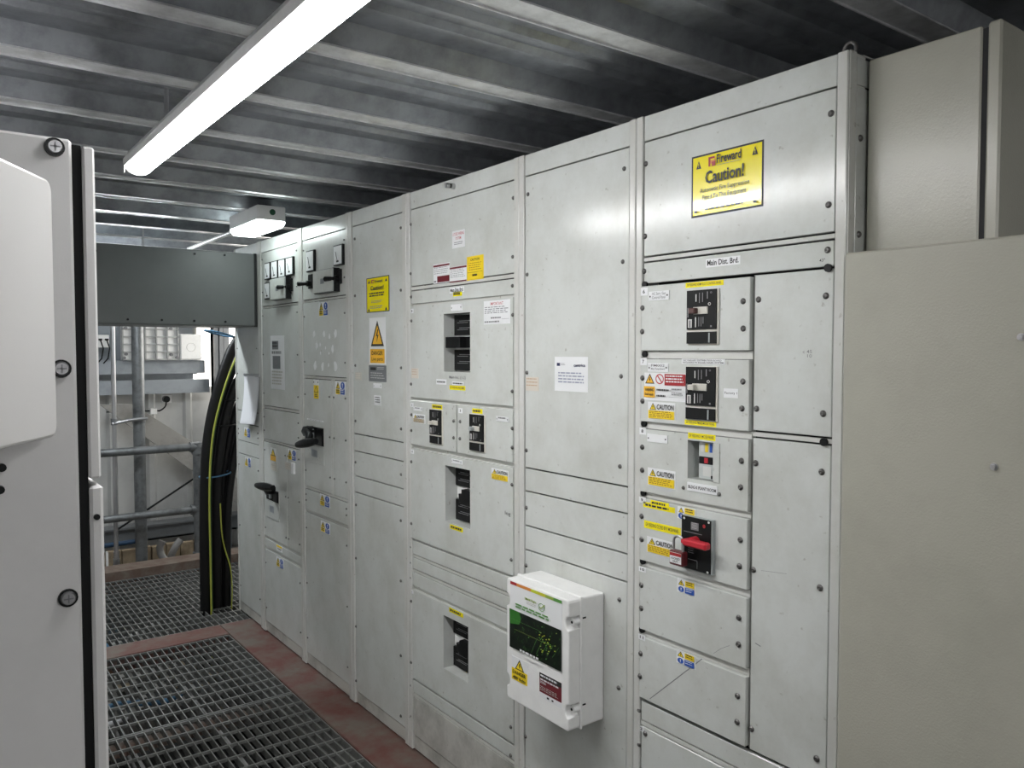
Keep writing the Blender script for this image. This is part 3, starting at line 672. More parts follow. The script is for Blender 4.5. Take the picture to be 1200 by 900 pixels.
L = lab(511.5, 444, 523.3, 451, STKW, .004); L.lines(.06,.35,.94,.62,1,INK,1); c3.part('name_label', L, d1)
L = lab(526.5, 440, 546, 445.5, STKW, .004, plate=False); L.text('Main Inc. (1-2)', 0,0,1,1,INKG); c3.part('pen_mark', L, d1, label='handwriting on the door')
ystrip(c3, d2, (506.5,476.2), (518.5,477.4), .016, .006, None); ystrip(c3, d3, (553.5,481), (565.5,482.5), .016, .006, None); ystrip(c3, d4, (527.5,616.8), (542.5,621.5), .016, .004, None); ystrip(c3, d5, (526.5,715.5), (543,720.2), .016, .003, None)
caution(c3, d2, 484.3, 484.5, 498.3, 497, .006, FADED); caution(c3, d4, 576, 548, 596, 565.5, .004)
L = lab(567, 353.2, 598, 379, STKW, .004); L.text('IMPORTANT', .27,.80,.75,.93,INKR); L.lines(.04,.42,.96,.74,4,INKG,.4); L.lines(.28,.24,.68,.30,1,INKG,1); L.lines(.04,.08,.68,.14,1,INKG,1); L.rect(.70,.20,.97,.21,INKG); c3.part('inspection_notice', L, d1, label='white notice headed IMPORTANT')
L = lab(482, 431.5, 490.5, 443.5, TAPE, .004); L.lines(.1,.2,.9,.9,3,mat('ink_orange',(.45,.28,.16),.5),.25); c3.part('paper_tape', L, d1)
L = lab(530, 271.5, 544.8, 288.8, STKW, 0); L.text('LOOSE WIRING', .06,.72,.94,.90,INKR); L.text('SYSTEM', .28,.48,.72,.64,INKR); L.lines(.18,.14,.86,.34,2,INKG,.45); c3.part('wiring_notice', L, pA, label='small white notice with red lettering')
L = lab(508, 310.5, 527, 330.2, STKW, 0); L.rect(0,.86,1,.96,STKM); L.lines(.05,.42,.95,.82,4,INKG,.25); L.rect(.25,.04,1,.36,STKM); L.rect(.04,.06,.2,.14,INKG); c3.part('isolation_notice', L, pA, label='maroon and white notice, left of the pair')
L = lab(527.2, 313.5, 547, 329, STKW, 0); L.rect(0,.86,1,.98,STKM); L.lines(.05,.24,.95,.80,5,INKG,.25); L.rect(0,.0,1,.08,STKM); c3.part('isolation_notice', L, pA, label='maroon and white notice, right of the pair')
L = lab(547.3, 301.3, 566.8, 326.5, STKY, 0); L.text('CAUTION', .22,.80,.76,.91,INK,True); L.lines(.12,.36,.90,.72,4,mat('ink_brown',(.35,.2,.02),.5),.3); L.rect(.05,.32,.95,.33,INK); L.lines(.35,.16,.65,.24,1,INK,1.); c3.part('caution_notice', L, pA, label='yellow CAUTION notice')
L = lab(592, 598.5, 598.5, 606, STKW, .004, plate=False); L.text('log', 0,0,1,1,INK); c3.part('pen_mark', L, d4, label='handwritten pen mark')
y, zq = B(532, 218.5); b = MB(); b.cyl((.002,y,zq), (-.012,y,zq), .011, STEELL, 12); b.cyl((-.012,y,zq), (-.022,y,zq), .008, SCREW, 6); b.cyl((-.022,y,zq), (-.034,y,zq), .0095, STEELL, 12); c3.part('gland_plug', b, c3.top)
L = lab(526.5, 784, 541, 797, STKW, .003) if False else None

# ---- cubicle 4: danger signs
y_l4, y_r4 = P(414), P(473)
c4 = Cubicle('narrow switchboard cubicle with yellow caution sign and live parts sign', y_l4, y_r4, P(410.5)-P(414), P(473)-P(477.5))
z4 = [ZSEAM, zz(415,508), zz(415,528), zz(415,557), zz(415,576), ZPL]
p = [c4.panel('cover_panel' if i in (0, 4) else 'cover_strip', z4[i], z4[i+1], mt=PAINT_D if i == 9 else None) for i in range(5)]
c4.screws(p[0], ((416,280),(470,267),(416.3,346.7),(470,340),(416.7,428.3),(470.3,431),(416.9,493.3),(470.3,502.7)))
c4.screws(p[2], ((416.9,541.7),(470.2,556))); c4.screws(p[4], ((417.5,591.7),(470,610),(417.5,654),(470,680.7),(417.5,734),(470,768),(417.6,797.7),(470,839)))
L = lab(429.5, 326.5, 456.5, 364.5, INK, 0); L.rect(.03,.025,.97,.975,STKB); L.tri(.07,.84,.17,.93,INK,False); L.tri(.83,.84,.93,.93,INK,False); L.tri(.07,.04,.17,.13,INK,False); L.tri(.83,.04,.93,.13,INK,False)
L.rect(.25,.83,.37,.93,STKR); L.rect(.29,.85,.37,.90,STKB); L.text('Fireward', .40,.83,.74,.92,INK,True); L.text('Caution!', .21,.63,.79,.76,INK,True); L.lines(.16,.42,.84,.56,2,INK,.5); L.lines(.25,.25,.75,.33,2,INKG,.4); L.lines(.2,.08,.8,.18,2,INKG,.4)
c4.part('fire_suppression_sign', L, p[0], label='yellow Fireward Caution sign, smaller, upright')
L = lab(432.8, 372.8, 452.3, 427.5, STKW, 0); L.tri(.10,.39,.90,.94,STKA); L.rect(.06,.03,.94,.33,STKA); L.text('DANGER', .16,.20,.84,.29,INK,True); L.text('Live parts', .16,.06,.84,.16,INK); c4.part('danger_sign', L, p[0], label='DANGER Live parts sign')
L = lab(432.3, 428, 453, 448, STKG, 0); L.rect(.10,.70,.42,.88,INK); L.lines(.5,.72,.92,.9,2,INKLT,.35); L.lines(.12,.1,.9,.55,3,INKLT,.25); c4.part('maker_plate', L, p[0], label='dark grey maker plate')
tag(c4, p[0], 438, 449, 447.5, 455.2, 0, ()); L = lab(438.5, 463, 446.5, 475.5, STKW, 0); L.lines(.15,.15,.9,.85,3,INK,.4); c4.part('name_label', L, p[0])
L = lab(416.3, 436, 424, 446, FADED, 0); L.lines(.1,.1,.9,.9,3,TAPE,.5); c4.part('paper_tape', L, p[0])

# ---- cubicle 5 and 6: metering and rotary isolators
def meter(c, parent, px0, py0, px1, py1, out=.012):
    y0, zt_ = B(px0, py0, -out); y1, zb_ = B(px1, py1, -out)
    b = MB(); b.box(-out, .005, y1, y0, zb_, zt_, BLACK, .002); b.box(-out-.001, 0, y1+.006, y0-.006, zb_+.006, zt_-.006, STKW)
    yc, zc = (y0+y1)/2, zb_+(zt_-zb_)*.2; b.box(-out-.0015, 0, yc-.012, yc+.012, zc-.004, zc+.004, INK); b.cyl((-out-.0017, yc, zc), (-out-.0017, yc+.02, zt_-.03), .0012, INK, 6)
    c.part('panel_meter', b, parent)
def relay(c, parent, px0, py0, px1, py1, out=.035):
    y0, zt_ = B(px0, py0, -out); y1, zb_ = B(px1, py1, -out)
    b = MB(); b.box(-out, .0, y1, y0, zb_, zt_, BREAKG, .003); b.box(-out+.006, .0, y1-.002, y0+.002, zb_-.002, zt_+.002, BLACK); b.box(-out-.001, 0, y1+.002, y0-.002, zb_+.002, zt_-.002, PAINT)
    b.box(-out-.0016, 0, (y0+y1)/2-.02, (y0+y1)/2+.02, (zb_+zt_)/2-.012, (zb_+zt_)/2+.012, STKG)
    c.part('protection_relay', b, parent)
def selector(c, parent, px0, py0, px1, py1, left):
    y0, zt_ = B(px0, py0, -.01); y1, zb_ = B(px1, py1, -.01); yc, zc = (y0+y1)/2, (zt_+zb_)/2-.01
    b = MB(); b.box(-.010, 0, y1, y0, zb_, zt_, BLACK, .002); b.cyl((-.01,yc,zc), (-.028,yc,zc), .014, BLACK, 12)
    s = 1 if left else .6; b.cyl((-.026,yc-.005,zc), (-.05,yc+.045*s,zc), .008, BLACK, 10, .012)
    c.part('selector_switch', b, parent)
def rotary(c, parent, px0, py0, px1, py1, ppy, grip0, grip1, pivot):
    """recess with black switch mechanism, folding grip and a name plate beneath"""
    y0, zt_ = B(px0, py0); y1, zb_ = B(px1, py1); W = y0-y1; H = zt_-zb_
    b = MB(); b.box(-.002, .0, y1-.004, y0+.004, zb_-.004, zt_+.004, POST); b.box(-.0035, 0, y1, y0-W*.02, zb_, zt_, BLACK2)
    b.box(-.010, 0, y1+W*.02, y1+W*.34, zb_+H*.03, zt_-H*.03, BLACK, .001); b.box(-.012, 0, y0-W*.46, y0-W*.36, zb_+H*.2, zt_-H*.12, BREAKG)
    c.part('switch_recess', b, parent)
    zp = B(px0, ppy)[1]; b = MB(); b.box(-.004, 0, y1-.004, y0+.004, zp, zb_-.006, PAINT, .001); b.box(-.0048, 0, y1+W*.35, y1+W*.7, zp+(zb_-zp)*.35, zp+(zb_-zp)*.72, BLUEG); c.part('name_plate', b, parent)
    o = .075; pv = B(*pivot, -.02); g0 = B(*grip0, -o); g1 = B(*grip1, -o)
    b = MB(); b.cyl((0, *pv), (-.045, *pv), .024, BLACK, 14); b.tube([(-.04, *pv), (-.06, (pv[0]+g1[0])/2, (pv[1]+g1[1])/2), (-o, (g0[0]+g1[0])/2, (g0[1]+g1[1])/2)], .018, BLACK, 10)
    a, e = Vector((-o, *g1)), Vector((-o-.01, *g0)); N = 7; pts = [a.lerp(e, i/N) for i in range(N+1)]
    for i in range(N): b.cyl(pts[i], pts[i+1], .012+.010*math.sin(math.pi*(i+.6)/(N+1.2)), BLACK, 10, .012+.010*math.sin(math.pi*(i+1.6)/(N+1.2)))
    c.part('rotary_handle', b, parent, label='black rotary switch handle')

y_l5, y_r5 = P(356), P(407)
c5 = Cubicle('switchboard cubicle with two meters and pale paint patches', y_l5, y_r5, P(353.5)-P(356), P(407)-P(410.5))
z5 = [ZSEAM, zz(354,352.5), zz(354,355), zz(354,440), zz(354,443), zz(356.5,568.5), zz(356.5,571.5), zz(356.5,596), zz(356.5,598.5), ZPL]
q = {}
q['A'] = c5.panel('cover_panel', z5[0], z5[1]); q['B'] = c5.panel('cover_panel', z5[2], z5[3]); ym = P(388.7)
q['C'] = c5.panel('door', z5[4], z5[5], yr=ym+.006); q['D'] = c5.panel('door', z5[4], z5[5], yl=ym-.006); q['E'] = c5.panel('cover_strip', z5[6], z5[7]); q['F'] = c5.panel('cover_panel', z5[8], z5[9])
b = MB(); b.box(0, .014, ym-.006, ym+.006, z5[5], z5[4], POST); c5.part('mullion', b)
for i in (1, 3, 5, 7):
    b = MB(); b.box(.006,.014,y_r5+.001,y_l5-.001,z5[i+1]+.001,z5[i]-.001,POST); c5.part('cross_rail', b)
c5.corner(q['A'], y_l5, y_r5, z5[0]-.03, z5[1]+.06); c5.corner(q['B'], y_l5, y_r5, z5[2]-.05, z5[3]+.05); c5.corner(q['C'], y_l5, ym+.006, z5[4]-.06, z5[5]+.06, mid=True); c5.corner(q['D'], ym-.006, y_r5, z5[4]-.06, z5[5]+.06, mid=True); c5.corner(q['E'], y_l5, y_r5, z5[6]-.01, z5[7]+.03); c5.corner(q['F'], y_l5, y_r5, z5[8]-.06, z5[9]+.06, mid=True)
meter(c5, q['A'], 358.3,294.5,367.6,317.5); meter(c5, q['A'], 390.3,288,401,310); relay(c5, q['A'], 366.5,318.5,389.5,341); selector(c5, q['A'], 360.7,322,366,338, True); selector(c5, q['A'], 392.7,316,398.7,332, True)
b = Label(y_l5, z5[3], y_r5, z5[2], 0, PAINT, plate=False)
for u, v, s in ((670,185,1.0),(770,185,1.0),(885,175,1.2),(825,210,.7),(695,300,1.1),(730,290,.6),(785,325,.5),(855,335,1.0),(735,375,.5),(820,380,.4),(680,500,1.4),(755,510,1.2),(815,495,.5),(885,505,1.5)):
    y, zq = B(290+u/8.571, 370+v/8.571); n = 11; b.nx()
    b.add([(-.0004, y+.015*s*math.cos(6.283*i/n)*random.uniform(.6,1.15), zq+.016*s*math.sin(6.283*i/n)*random.uniform(.7,1.4)) for i in range(n)], [tuple(range(n))], CHIPW)
c5.part('paint_patches', b, q['B'], kind='stuff', label='pale patches left by old stickers')
quad4(c5, q['B'], 374,354.5,384.8,370); quad4(c5, q['D'], 393.3,446.5,405,463.5); quad4(c5, q['E'], 375,578,387,596); quad4(c5, q['F'], 376,609.5,387,627)
L = lab(367.5,444.5,374,467.5,STKW,0); L.rect(.02,.0,.98,.70,STKY); L.tri(.1,.32,.9,.68,STKY,False); L.lines(.2,.06,.8,.24,2,INK,.5); L.disc(.1,.86,.08,.05,INK,8); L.disc(.9,.86,.08,.05,INK,8); c5.part('warning_sticker', L, q['C'])
rotary(c5, q['C'], 359.8,498.5,380,523.5, 540, (351,521), (370,517), (362,505))
for a in ((360,490.2,379.5,494.8),(366,541,379,545.5)):
    L = lab(*a, STKW, 0); L.lines(.08,.3,.92,.7,1,INKG,1); c5.part('name_label', L, q['C'])

y_l6, y_r6 = P(308), P(351)
c6 = Cubicle('switchboard cubicle with a row of four panel meters beside the duct', y_l6, y_r6, P(305.5)-P(308), P(351)-P(353.5))
z6 = [ZSEAM, zz(307.5,359.5), zz(307.5,362), zz(309,475), zz(309,478), zz(309,514), zz(309,516.5), zz(309,626.5), zz(309,629), zz(309,638.3), zz(309,641), ZPL]
q = {}
q['A'] = c6.panel('cover_panel', z6[0], z6[1]); q['B'] = c6.panel('cover_panel', z6[2], z6[3]); q['C'] = c6.panel('cover_panel', z6[4], z6[5]); ym = P(335)
q['D'] = c6.panel('door', z6[6], z6[7], yr=ym+.001); q['E'] = c6.panel('door', z6[6], z6[7], yl=ym-.001); q['F'] = c6.panel('cover_strip', z6[8], z6[9]); q['G'] = c6.panel('cover_panel', z6[10], z6[11])
for i in (1, 3, 5, 7, 9):
    b = MB(); b.box(.006,.014,y_r6+.001,y_l6-.001,z6[i+1]+.001,z6[i]-.001,POST); c6.part('cross_rail', b)
c6.corner(q['A'], y_l6, y_r6, z6[0]-.02, z6[1]+.06); c6.corner(q['B'], y_l6, y_r6, z6[2]-.02, z6[3]+.05, mid=True); c6.corner(q['C'], y_l6, y_r6, z6[4]-.03, z6[5]+.03); c6.corner(q['D'], y_l6, ym, z6[6]-.03, z6[7]+.03, mid=True); c6.corner(q['E'], ym, y_r6, z6[6]-.03, z6[7]+.03, mid=True); c6.corner(q['G'], y_l6, y_r6, z6[10]-.06, z6[11]+.06)
for a in ((309.6,308.5,316.3,327),(317.4,306.5,325,326),(325.8,304.5,333.8,324.5),(334.5,302.2,343,322),(309.6,331.5,316,350.2)): meter(c6, q['A'], *a)
relay(c6, q['A'], 316.2,327.5,333.6,349.5); selector(c6, q['A'], 336,327,341.3,341, True)
L = lab(317,393.5,333.8,457,STKW,0); L.rect(.12,.74,.58,.90,STKG); L.lines(.15,.76,.55,.88,2,INK,.6); L.lines(.1,.66,.9,.71,1,INKG,1); L.rect(.16,.38,.72,.62,STKG); L.rect(.28,.45,.5,.54,INKG); L.lines(.1,.06,.9,.34,5,FADED,.5); c6.part('instruction_poster', L, q['B'], label='pale instruction sheet with two grey pictures')
L = lab(317,524,323.5,541,STKW,0); L.rect(.0,.0,1,.45,STKA); L.tri(.08,.4,.92,.97,STKY,False); c6.part('warning_sticker', L, q['D']); quad4(c6, q['E'], 337.5,525.5,347.5,541)
for a in ((317.5,541.5,324.5,553),(334,541,341.5,552)):
    L = lab(*a, FADED, 0); L.lines(.1,.1,.9,.9,3,TAPE,.5); c6.part('faded_label', L, q['D'])
L = lab(343.5,542,346.2,555.5,STKW,0,thick=.012); c6.part('cable_marker', L, q['E'])
rotary(c6, q['D'], 312.5,571,327,590, 604.5, (303,568.5), (320,572), (317,574))
L = lab(324,637.5,331,648,STKW,0); L.rect(.05,.62,.95,.98,STKY); L.lines(.1,.1,.9,.45,2,INK,.5); c6.part('warning_sticker', L, q['F']); quad4(c6, q['G'], 324,651.5,332.5,667.5)
# ---- cubicle 7, far end
y_l7, y_r7 = 4.775, P(303)
c7 = Cubicle('farthest switchboard cubicle below the grey duct, paper hung on it', y_l7, y_r7, .016, P(303)-P(305.5))
z7 = [ZSEAM, zz(275.5,479.5), zz(275.5,494), zz(275.5,514), zz(275.5,529), ZPL]
p = [c7.panel('cover_panel' if i in (0, 4) else 'cover_strip', z7[i], z7[i+1]) for i in range(5)]
c7.corner(p[0], y_l7, y_r7, z7[0]-.5, z7[1]+.05, mid=True); c7.corner(p[2], y_l7, y_r7, z7[2]-.02, z7[3]+.02); c7.corner(p[4], y_l7, y_r7, z7[4]-.05, z7[5]+.08, mid=True)
quad4(c7, p[2], 286.3,500.5,293.5,513); quad4(c7, p[4], 287.3,535,294.3,548)
b = MB(); b.box(.0, DEPTH, y_l7+.016, y_l7+.019, .0, ZT, PAINT); c7.part('end_panel', b)

# sheets of paper hung on the far cubicle
ya, zt_ = B(284.6, 440, -.02); yb, zb_ = B(300.2, 499.5, -.03)
b = MB(); n = 8; vs = []
for i in range(n+1):
    t = i/n; zq = zt_+(zb_-zt_)*t; cu = -.012-.03*t*t
    for j in range(5):
        u = j/4; vs.append((cu-.006*math.sin(u*3.1), ya+(yb-ya)*u, zq+.012*u*t))
fs = [(i*5+j, i*5+j+1, i*5+j+6, i*5+j+5) for i in range(n) for j in range(4)]
b.add(vs, fs, PAPER, True); b.add([(x+.003, y, zq-.004) for x, y, zq in vs], [f[::-1] for f in fs], PAPER, True)
t = Thing('hanging_paper', 'white sheets of paper hanging on the farthest switchboard cubicle', 'paper', (0, (ya+yb)/2, zb_)); t.part('sheet', b)
b = MB(); b.box(-.016, -.001, yb, ya, zt_-.004, zt_+.012, STEELL, .001); t.part('clip_rail', b)

# ================================================================== THINGS ON THE BOARD
# padlock hanging from the red handle
px0 = -OUT-.037; yk = y0k = B(796.5, 655, px0)[0]
ykl, zk1 = B(787, 643, px0); ykr, zk0 = B(803, 664.5, px0); yk = (ykl+ykr)/2
t = Thing('padlock', 'dark red safety padlock hanging from the red switch handle', 'padlock', (px0, yk, zk0))
b = MB(); b.box(px0-.010, px0+.010, ykr, ykl, zk0, zk1, PADL, .003); body = t.part('body', b)
L = Label(ykl-.004, zk0+.006, ykr+.004, zk1-.004, -px0+.010, STKW); L.rect(0,.68,1,.98,STKR); L.text('LOCKED', .1,.36,.9,.56,INK,True); L.text('OUT', .28,.08,.72,.28,INK,True); t.part('padlock_label', L, body)
hw = (ykl-ykr)*.34; zs_ = zh-.004
b = MB(); pts = [(px0, yk-hw, zk1-.004), (px0, yk-hw, zs_)]+[(px0, yk-hw*math.cos(R(a)), zs_+hw*.9*math.sin(R(a))) for a in range(20, 180, 20)]+[(px0, yk+hw, zs_), (px0, yk+hw, zk1-.004)]
b.tube(pts, .0032, STEELL, 8); t.part('shackle', b)

# white meter enclosure fixed to cubicle 2
XB = -.131; ye0, ye1, ze0, ze1 = 1.606, 1.888, .524, .884
t = Thing('meter_enclosure', 'white plastic enclosure with green leaf sticker on the switchboard', 'enclosure', (0, (ye0+ye1)/2, ze0))
b = MB(); b.box(-.086, -.0005, ye0, ye1, ze0, ze1, WHITEP, .006); b.box(-.090, -.082, ye0-.003, ye1+.003, ze0-.003, ze1+.003, WHITEP, .002); t.part('base', b)
def notch(yc, zc, sgn, r):
    return [(yc+sgn*r*math.cos(R(a))*.75, zc+r*math.sin(R(a))) for a in range(-90, 91, 18)]
zn = (ze0+.055, ze1-.065); rr = .019; cr = .009
out = [(ye0+cr, ze0), (ye0+cr*.3, ze0+cr*.3), (ye0, ze0+cr)]+notch(ye0, zn[0], 1, rr)+notch(ye0, zn[1], 1, rr)+[(ye0, ze1-cr), (ye0+cr*.3, ze1-cr*.3), (ye0+cr, ze1), (ye1-cr, ze1), (ye1-cr*.3, ze1-cr*.3), (ye1, ze1-cr)]+notch(ye1, zn[1], -1, rr)[::-1]+notch(ye1, zn[0], -1, rr)[::-1]+[(ye1, ze0+cr), (ye1-cr*.3, ze0+cr*.3), (ye1-cr, ze0)]
bm = bmesh.new(); f0 = bm.faces.new([bm.verts.new((XB, y, zq)) for y, zq in out]); ex = bmesh.ops.extrude_face_region(bm, geom=[f0])
for v in [g for g in ex['geom'] if isinstance(g, bmesh.types.BMVert)]: v.co.x = -.091
bmesh.ops.recalc_face_normals(bm, faces=bm.faces)
ed = [e for e in bm.edges if all(abs(v.co.x-XB) < 1e-6 for v in e.verts)]
bmesh.ops.bevel(bm, geom=ed, offset=.004, segments=2, affect='EDGES', profile=.5)
b = MB(); b.bm(bm, WHITEP); lid = t.part('lid', b)
for yy in (ye0+.009, ye1-.009):
    for zq in zn:
        b = MB(); b.cyl((-.091, yy, zq), (-.112, yy, zq), .0105, WHITEP, 14); b.cyl((-.1115, yy, zq), (-.1125, yy, zq), .004, BLACK, 8); t.part('lid_screw', b)
for zq in zn:
    b = MB(); b.box(-.083, -.070, ye0-.0015, ye0+.002, zq+.006, zq+.010, BLACK); t.part('vent_slot', b)
yA, zA = B(598.3, 680.5, XB); yB_, zB_ = B(658.8, 787, XB)
LEAF = mat('print_leaf', (.003, .008, .004), .3, col2=(.06, .22, .03), nscale=60, nlo=.60, nhi=.86, detail=3)
L = Label(yA, zB_, yB_, zA, -XB, STKW)
for u0, u1, mt in ((0,.13,STKR),(.13,.42,ORANGE),(.42,.56,LIME),(.56,.70,mat('print_lime2',(.55,.53,.03),.4)),(.70,.85,OLIVE),(.85,1,GREEN)): L.rect(u0,.955,u1,1.0,mt)
L.text('SMARTlight', .30,.80,.53,.845,OLIVE,True); L.lines(.34,.74,.53,.785,2,FADED,.35); L.ring(.63,.79,.058,.058,.16,GREEN); L.poly([(.59,.79),(.62,.765),(.70,.84),(.69,.85),(.62,.782),(.60,.80)],OLIVE)
L.lines(.12,.62,.88,.70,2,GREEN,.5)
L.rect(0,.0,1,.585,LEAF); L.poly([(0,.585),(.20,.585),(.24,.50),(.20,.40),(.02,.36),(0,.40)],mat('print_leaf_bright',(.03,.16,.02),.3)); L.rect(.03,.44,.62,.443,GREEN); L.rect(.10,.30,.80,.303,OLIVE)
random.seed(3)
for i in range(46):
    u, v = random.gauss(.78,.10), random.gauss(.30,.10)
    if .4 < u < .97 and .04 < v < .56: L.poly([(u,v),(u+.022,v+.004),(u+.026,v+.018),(u+.006,v+.014)], random.choice((OLIVE,GREEN,LIME)))
for i in range(5): u = .5+.1*i; L.poly([(u,.10+.02*i),(u+.004,.10+.02*i),(u+.12,.36),(u+.116,.36)],GREEN)
L.lines(.28,.045,.70,.075,1,STKW,1.)
t.part('front_sticker', L, lid, label='front sticker with colour bar and green leaf picture')
a = lab(600, 767.5, 618.2, 804.5, STKW, -XB); a.rect(.0,.0,1,.50,STKY); a.tri(.22,.50,.80,.96,STKY); a.text('DANGER', .08,.28,.92,.43,INK,True); a.text('400 Volts', .10,.06,.90,.20,INK,True); t.part('danger_sticker', a, lid, label='DANGER 400 Volts sticker')
a = lab(632.5, 787.3, 658.3, 830.5, STKW, -XB); a.rect(.0,.22,1,1,STKM); a.rect(.0,.80,1,1,INK); a.lines(.05,.84,.9,.94,1,STKW,.7); a.lines(.05,.70,.92,.78,1,STKW,.7); a.lines(.05,.58,.35,.68,2,STKW,.5); a.lines(.05,.28,.92,.48,3,INKLT,.3); a.rect(.36,.08,.46,.16,INK); a.disc(.62,.12,.05,.04,INK,10); t.part('red_notice', a, lid, label='dark red notice with white footer')

# ================================================================== BEIGE CABINETS, RIGHT
yu0, yu1, xu = .664, .893, .056
t = Thing('beige_cabinet', 'beige powder coated cabinet standing above the large beige box', 'cabinet', (.35, .77, 1.75))
b = MB(); b.box(xu, .75, yu0+.012, yu1, 1.75, 2.143, BEIGE, .003); t.part('body', b)
b = MB(); b.box(xu+.004, .745, yu0+.002, yu0+.012, 1.755, 2.138, GAP); t.part('seal', b)
b = MB(); b.box(xu-.001, .752, yu0-.022, yu0+.002, 1.752, 2.146, BEIGE, .004); t.part('door', b)
t = Thing('beige_cabinet', 'large beige metal box at the right edge, two bolts showing', 'cabinet', (.35, .4, 0))
b = MB(); b.box(-.03, .75, -.35, .888, .03, 1.7455, BEIGE, .004); body = t.part('body', b)
for px, py in ((1165,547),(1197,395)):
    y, zq = B(px, py, -.03); b = MB(); b.cyl((-.029,y,zq), (-.032,y,zq), .0065, STEELL, 14); b.cyl((-.032,y,zq), (-.0365,y,zq), .0045, STEELL, 6); t.part('bolt', b, body)
b = MB(); b.box(-.02, .74, -.34, .88, -.0, .03, GAP); t.part('base', b)

# ================================================================== LEFT CABINET (seen end on)
YC = 1.25
t = Thing('white_cabinet', 'tall white cabinet at the left edge, its end panel facing the camera', 'cabinet', (-1.6, 1.7, 0))
b = MB(); b.box(-2.2, -1.3365, YC, 2.15, .02, 1.842, WHITEC, .004); body = t.part('body', b)
b = MB(); b.box(-1.3365, -1.3245, YC+.004, 2.14, .03, 1.836, BLACK2, .001); t.part('door_seal', b)
b = MB(); b.box(-1.3245, -1.309, YC-.002, 2.15, 1.372, 1.8345, WHITEC, .003); t.part('door', b, label='upper door')
b = MB(); b.box(-1.3245, -1.307, YC-.004, 2.15, .05, 1.362, WHITEC, .004); dl = t.part('door', b, label='lower door')
b = MB(); b.cyl((-1.3165, YC-.003, 1.318), (-1.3165, YC-.008, 1.318), .0042, BLACK, 12); t.part('door_plug', b, dl)
b = MB(); b.box(-1.309, -1.306, YC+.02, YC+.05, 1.372, 1.392, BLACK); t.part('hinge', b)
def capscrew(x, zq):
    b = MB(); n = 18
    b.cyl((x,YC-.0005,zq), (x,YC-.004,zq), .0125, BLACK, n); b.cyl((x,YC-.004,zq), (x,YC-.009,zq), .0098, mat('cap_chrome', (.38, .38, .39), .3, .85), n, .0080)
    b.box(x-.006, x+.006, YC-.0095, YC-.0085, zq-.0009, zq+.0009, INKG); b.box(x-.0009, x+.0009, YC-.0095, YC-.0085, zq-.006, zq+.006, INKG)
    t.part('cap_screw', b, body)
for px, py in ((64,172),(72,432),(80,701)):
    p = hit(px, py, 1, YC-.004); capscrew(p.x, p.z)
t_ = Thing('white_cabinet', 'unseen white cabinet added behind the left end one to bounce light onto the switchboard', 'cabinet', (-1.6, 3.2, 0))
b = MB(); b.box(-2.2, -1.3365, 2.17, 4.36, .02, 1.842, WHITEC, .004); t_.part('body', b)  # added out of view; its pale doors bounce light onto the far cubicles
WHITEC2 = mat('white_bounce_door', (.85, .85, .84), .4)
for a, c in ((2.17,2.89),(2.895,3.62),(3.625,4.36)):
    b = MB(); b.box(-1.3360, -1.309, a, c, .05, 1.836, WHITEC2, .003); t_.part('door', b)
# white cover standing out from the end panel
hx, hy, hz0_, hz1_ = -1.3665, 1.205, 1.4385, 1.7735
dirv = Vector((-.48, -.84, 0)).normalized(); nrm = Vector((-.84, .48, 0)).normalized()    # nrm points behind the cover
t2 = Thing('plastic_cover', 'rounded white plastic cover jutting from the end of the white cabinet', 'cover', (hx, hy, hz0_))
Lc, Tc, rc = .36, .022, .017; hgt = hz1_-hz0_; ol = []
for cx_, cz_, a0 in ((rc, rc, 180), (Lc-rc, rc, 270), (Lc-rc, hgt-rc, 0), (rc, hgt-rc, 90)):
    ol += [(cx_+rc*math.cos(R(a0+k*18)), cz_+rc*math.sin(R(a0+k*18))) for k in range(6)]
bm = bmesh.new(); fr = []
for u, zq in ol:
    p = Vector((hx, hy, 0))+dirv*u; fr.append(bm.verts.new((p.x, p.y, hz0_+zq)))
f0 = bm.faces.new(fr); ex = bmesh.ops.extrude_face_region(bm, geom=[f0])
nv = [g for g in ex['geom'] if isinstance(g, bmesh.types.BMVert)]
for v in nv: v.co += nrm*Tc
ed = [e for e in bm.edges if all(v in fr for v in e.verts)]
bmesh.ops.bevel(bm, geom=ed, offset=.004, segments=2, affect='EDGES', profile=.5)
b = MB(); b.bm(bm, mat('cover_white', (.58, .57, .565), .4)); t2.part('shell', b)
for zq in (hz0_+.05, hz1_-.09):
    b = MB(); b.box(hx-.036, hx-.012, hy+.012, YC-.0005, zq, zq+.04, BLACK, .002); t2.part('hinge', b)
for px, py in ((2,548),(0,574)):
    p = hit(px, py, 1, YC-.006); b = MB(); b.cyl((p.x, YC, p.z), (p.x, YC-.010, p.z), .0055, BLACK, 12); t.part('knob', b, body)

# ================================================================== DUCT OVER THE AISLE
t = Thing('overhead_duct', 'dark grey sheet metal duct bridging the aisle above the floor grating', 'duct', (-1.2, 4.6, 1.69))
b = MB(); b.box(-2.6, -.008, 4.39, 4.785, 1.69, 2.088, DUCT, .002); body = t.part('casing', b)
b = MB(); b.box(-2.6, -.008, 4.386, 4.389, 1.695, 2.083, DUCT, .001); t.part('cover_sheet', b)
b = MB(); b.box(-.022, -.0075, 4.384, 4.392, 1.688, 2.09, GAP, .001); t.part('end_flange', b)
for px, py in ((149.5,374.3),(189.5,375),(227.5,376),(264,377),(112,294),(228,297.5),(263,299)):
    p = hit(px, py, 1, 4.386); b = MB(); b.cyl((p.x,4.387,p.z), (p.x,4.381,p.z), .006, BLACK, 10); t.part('bolt', b, body)

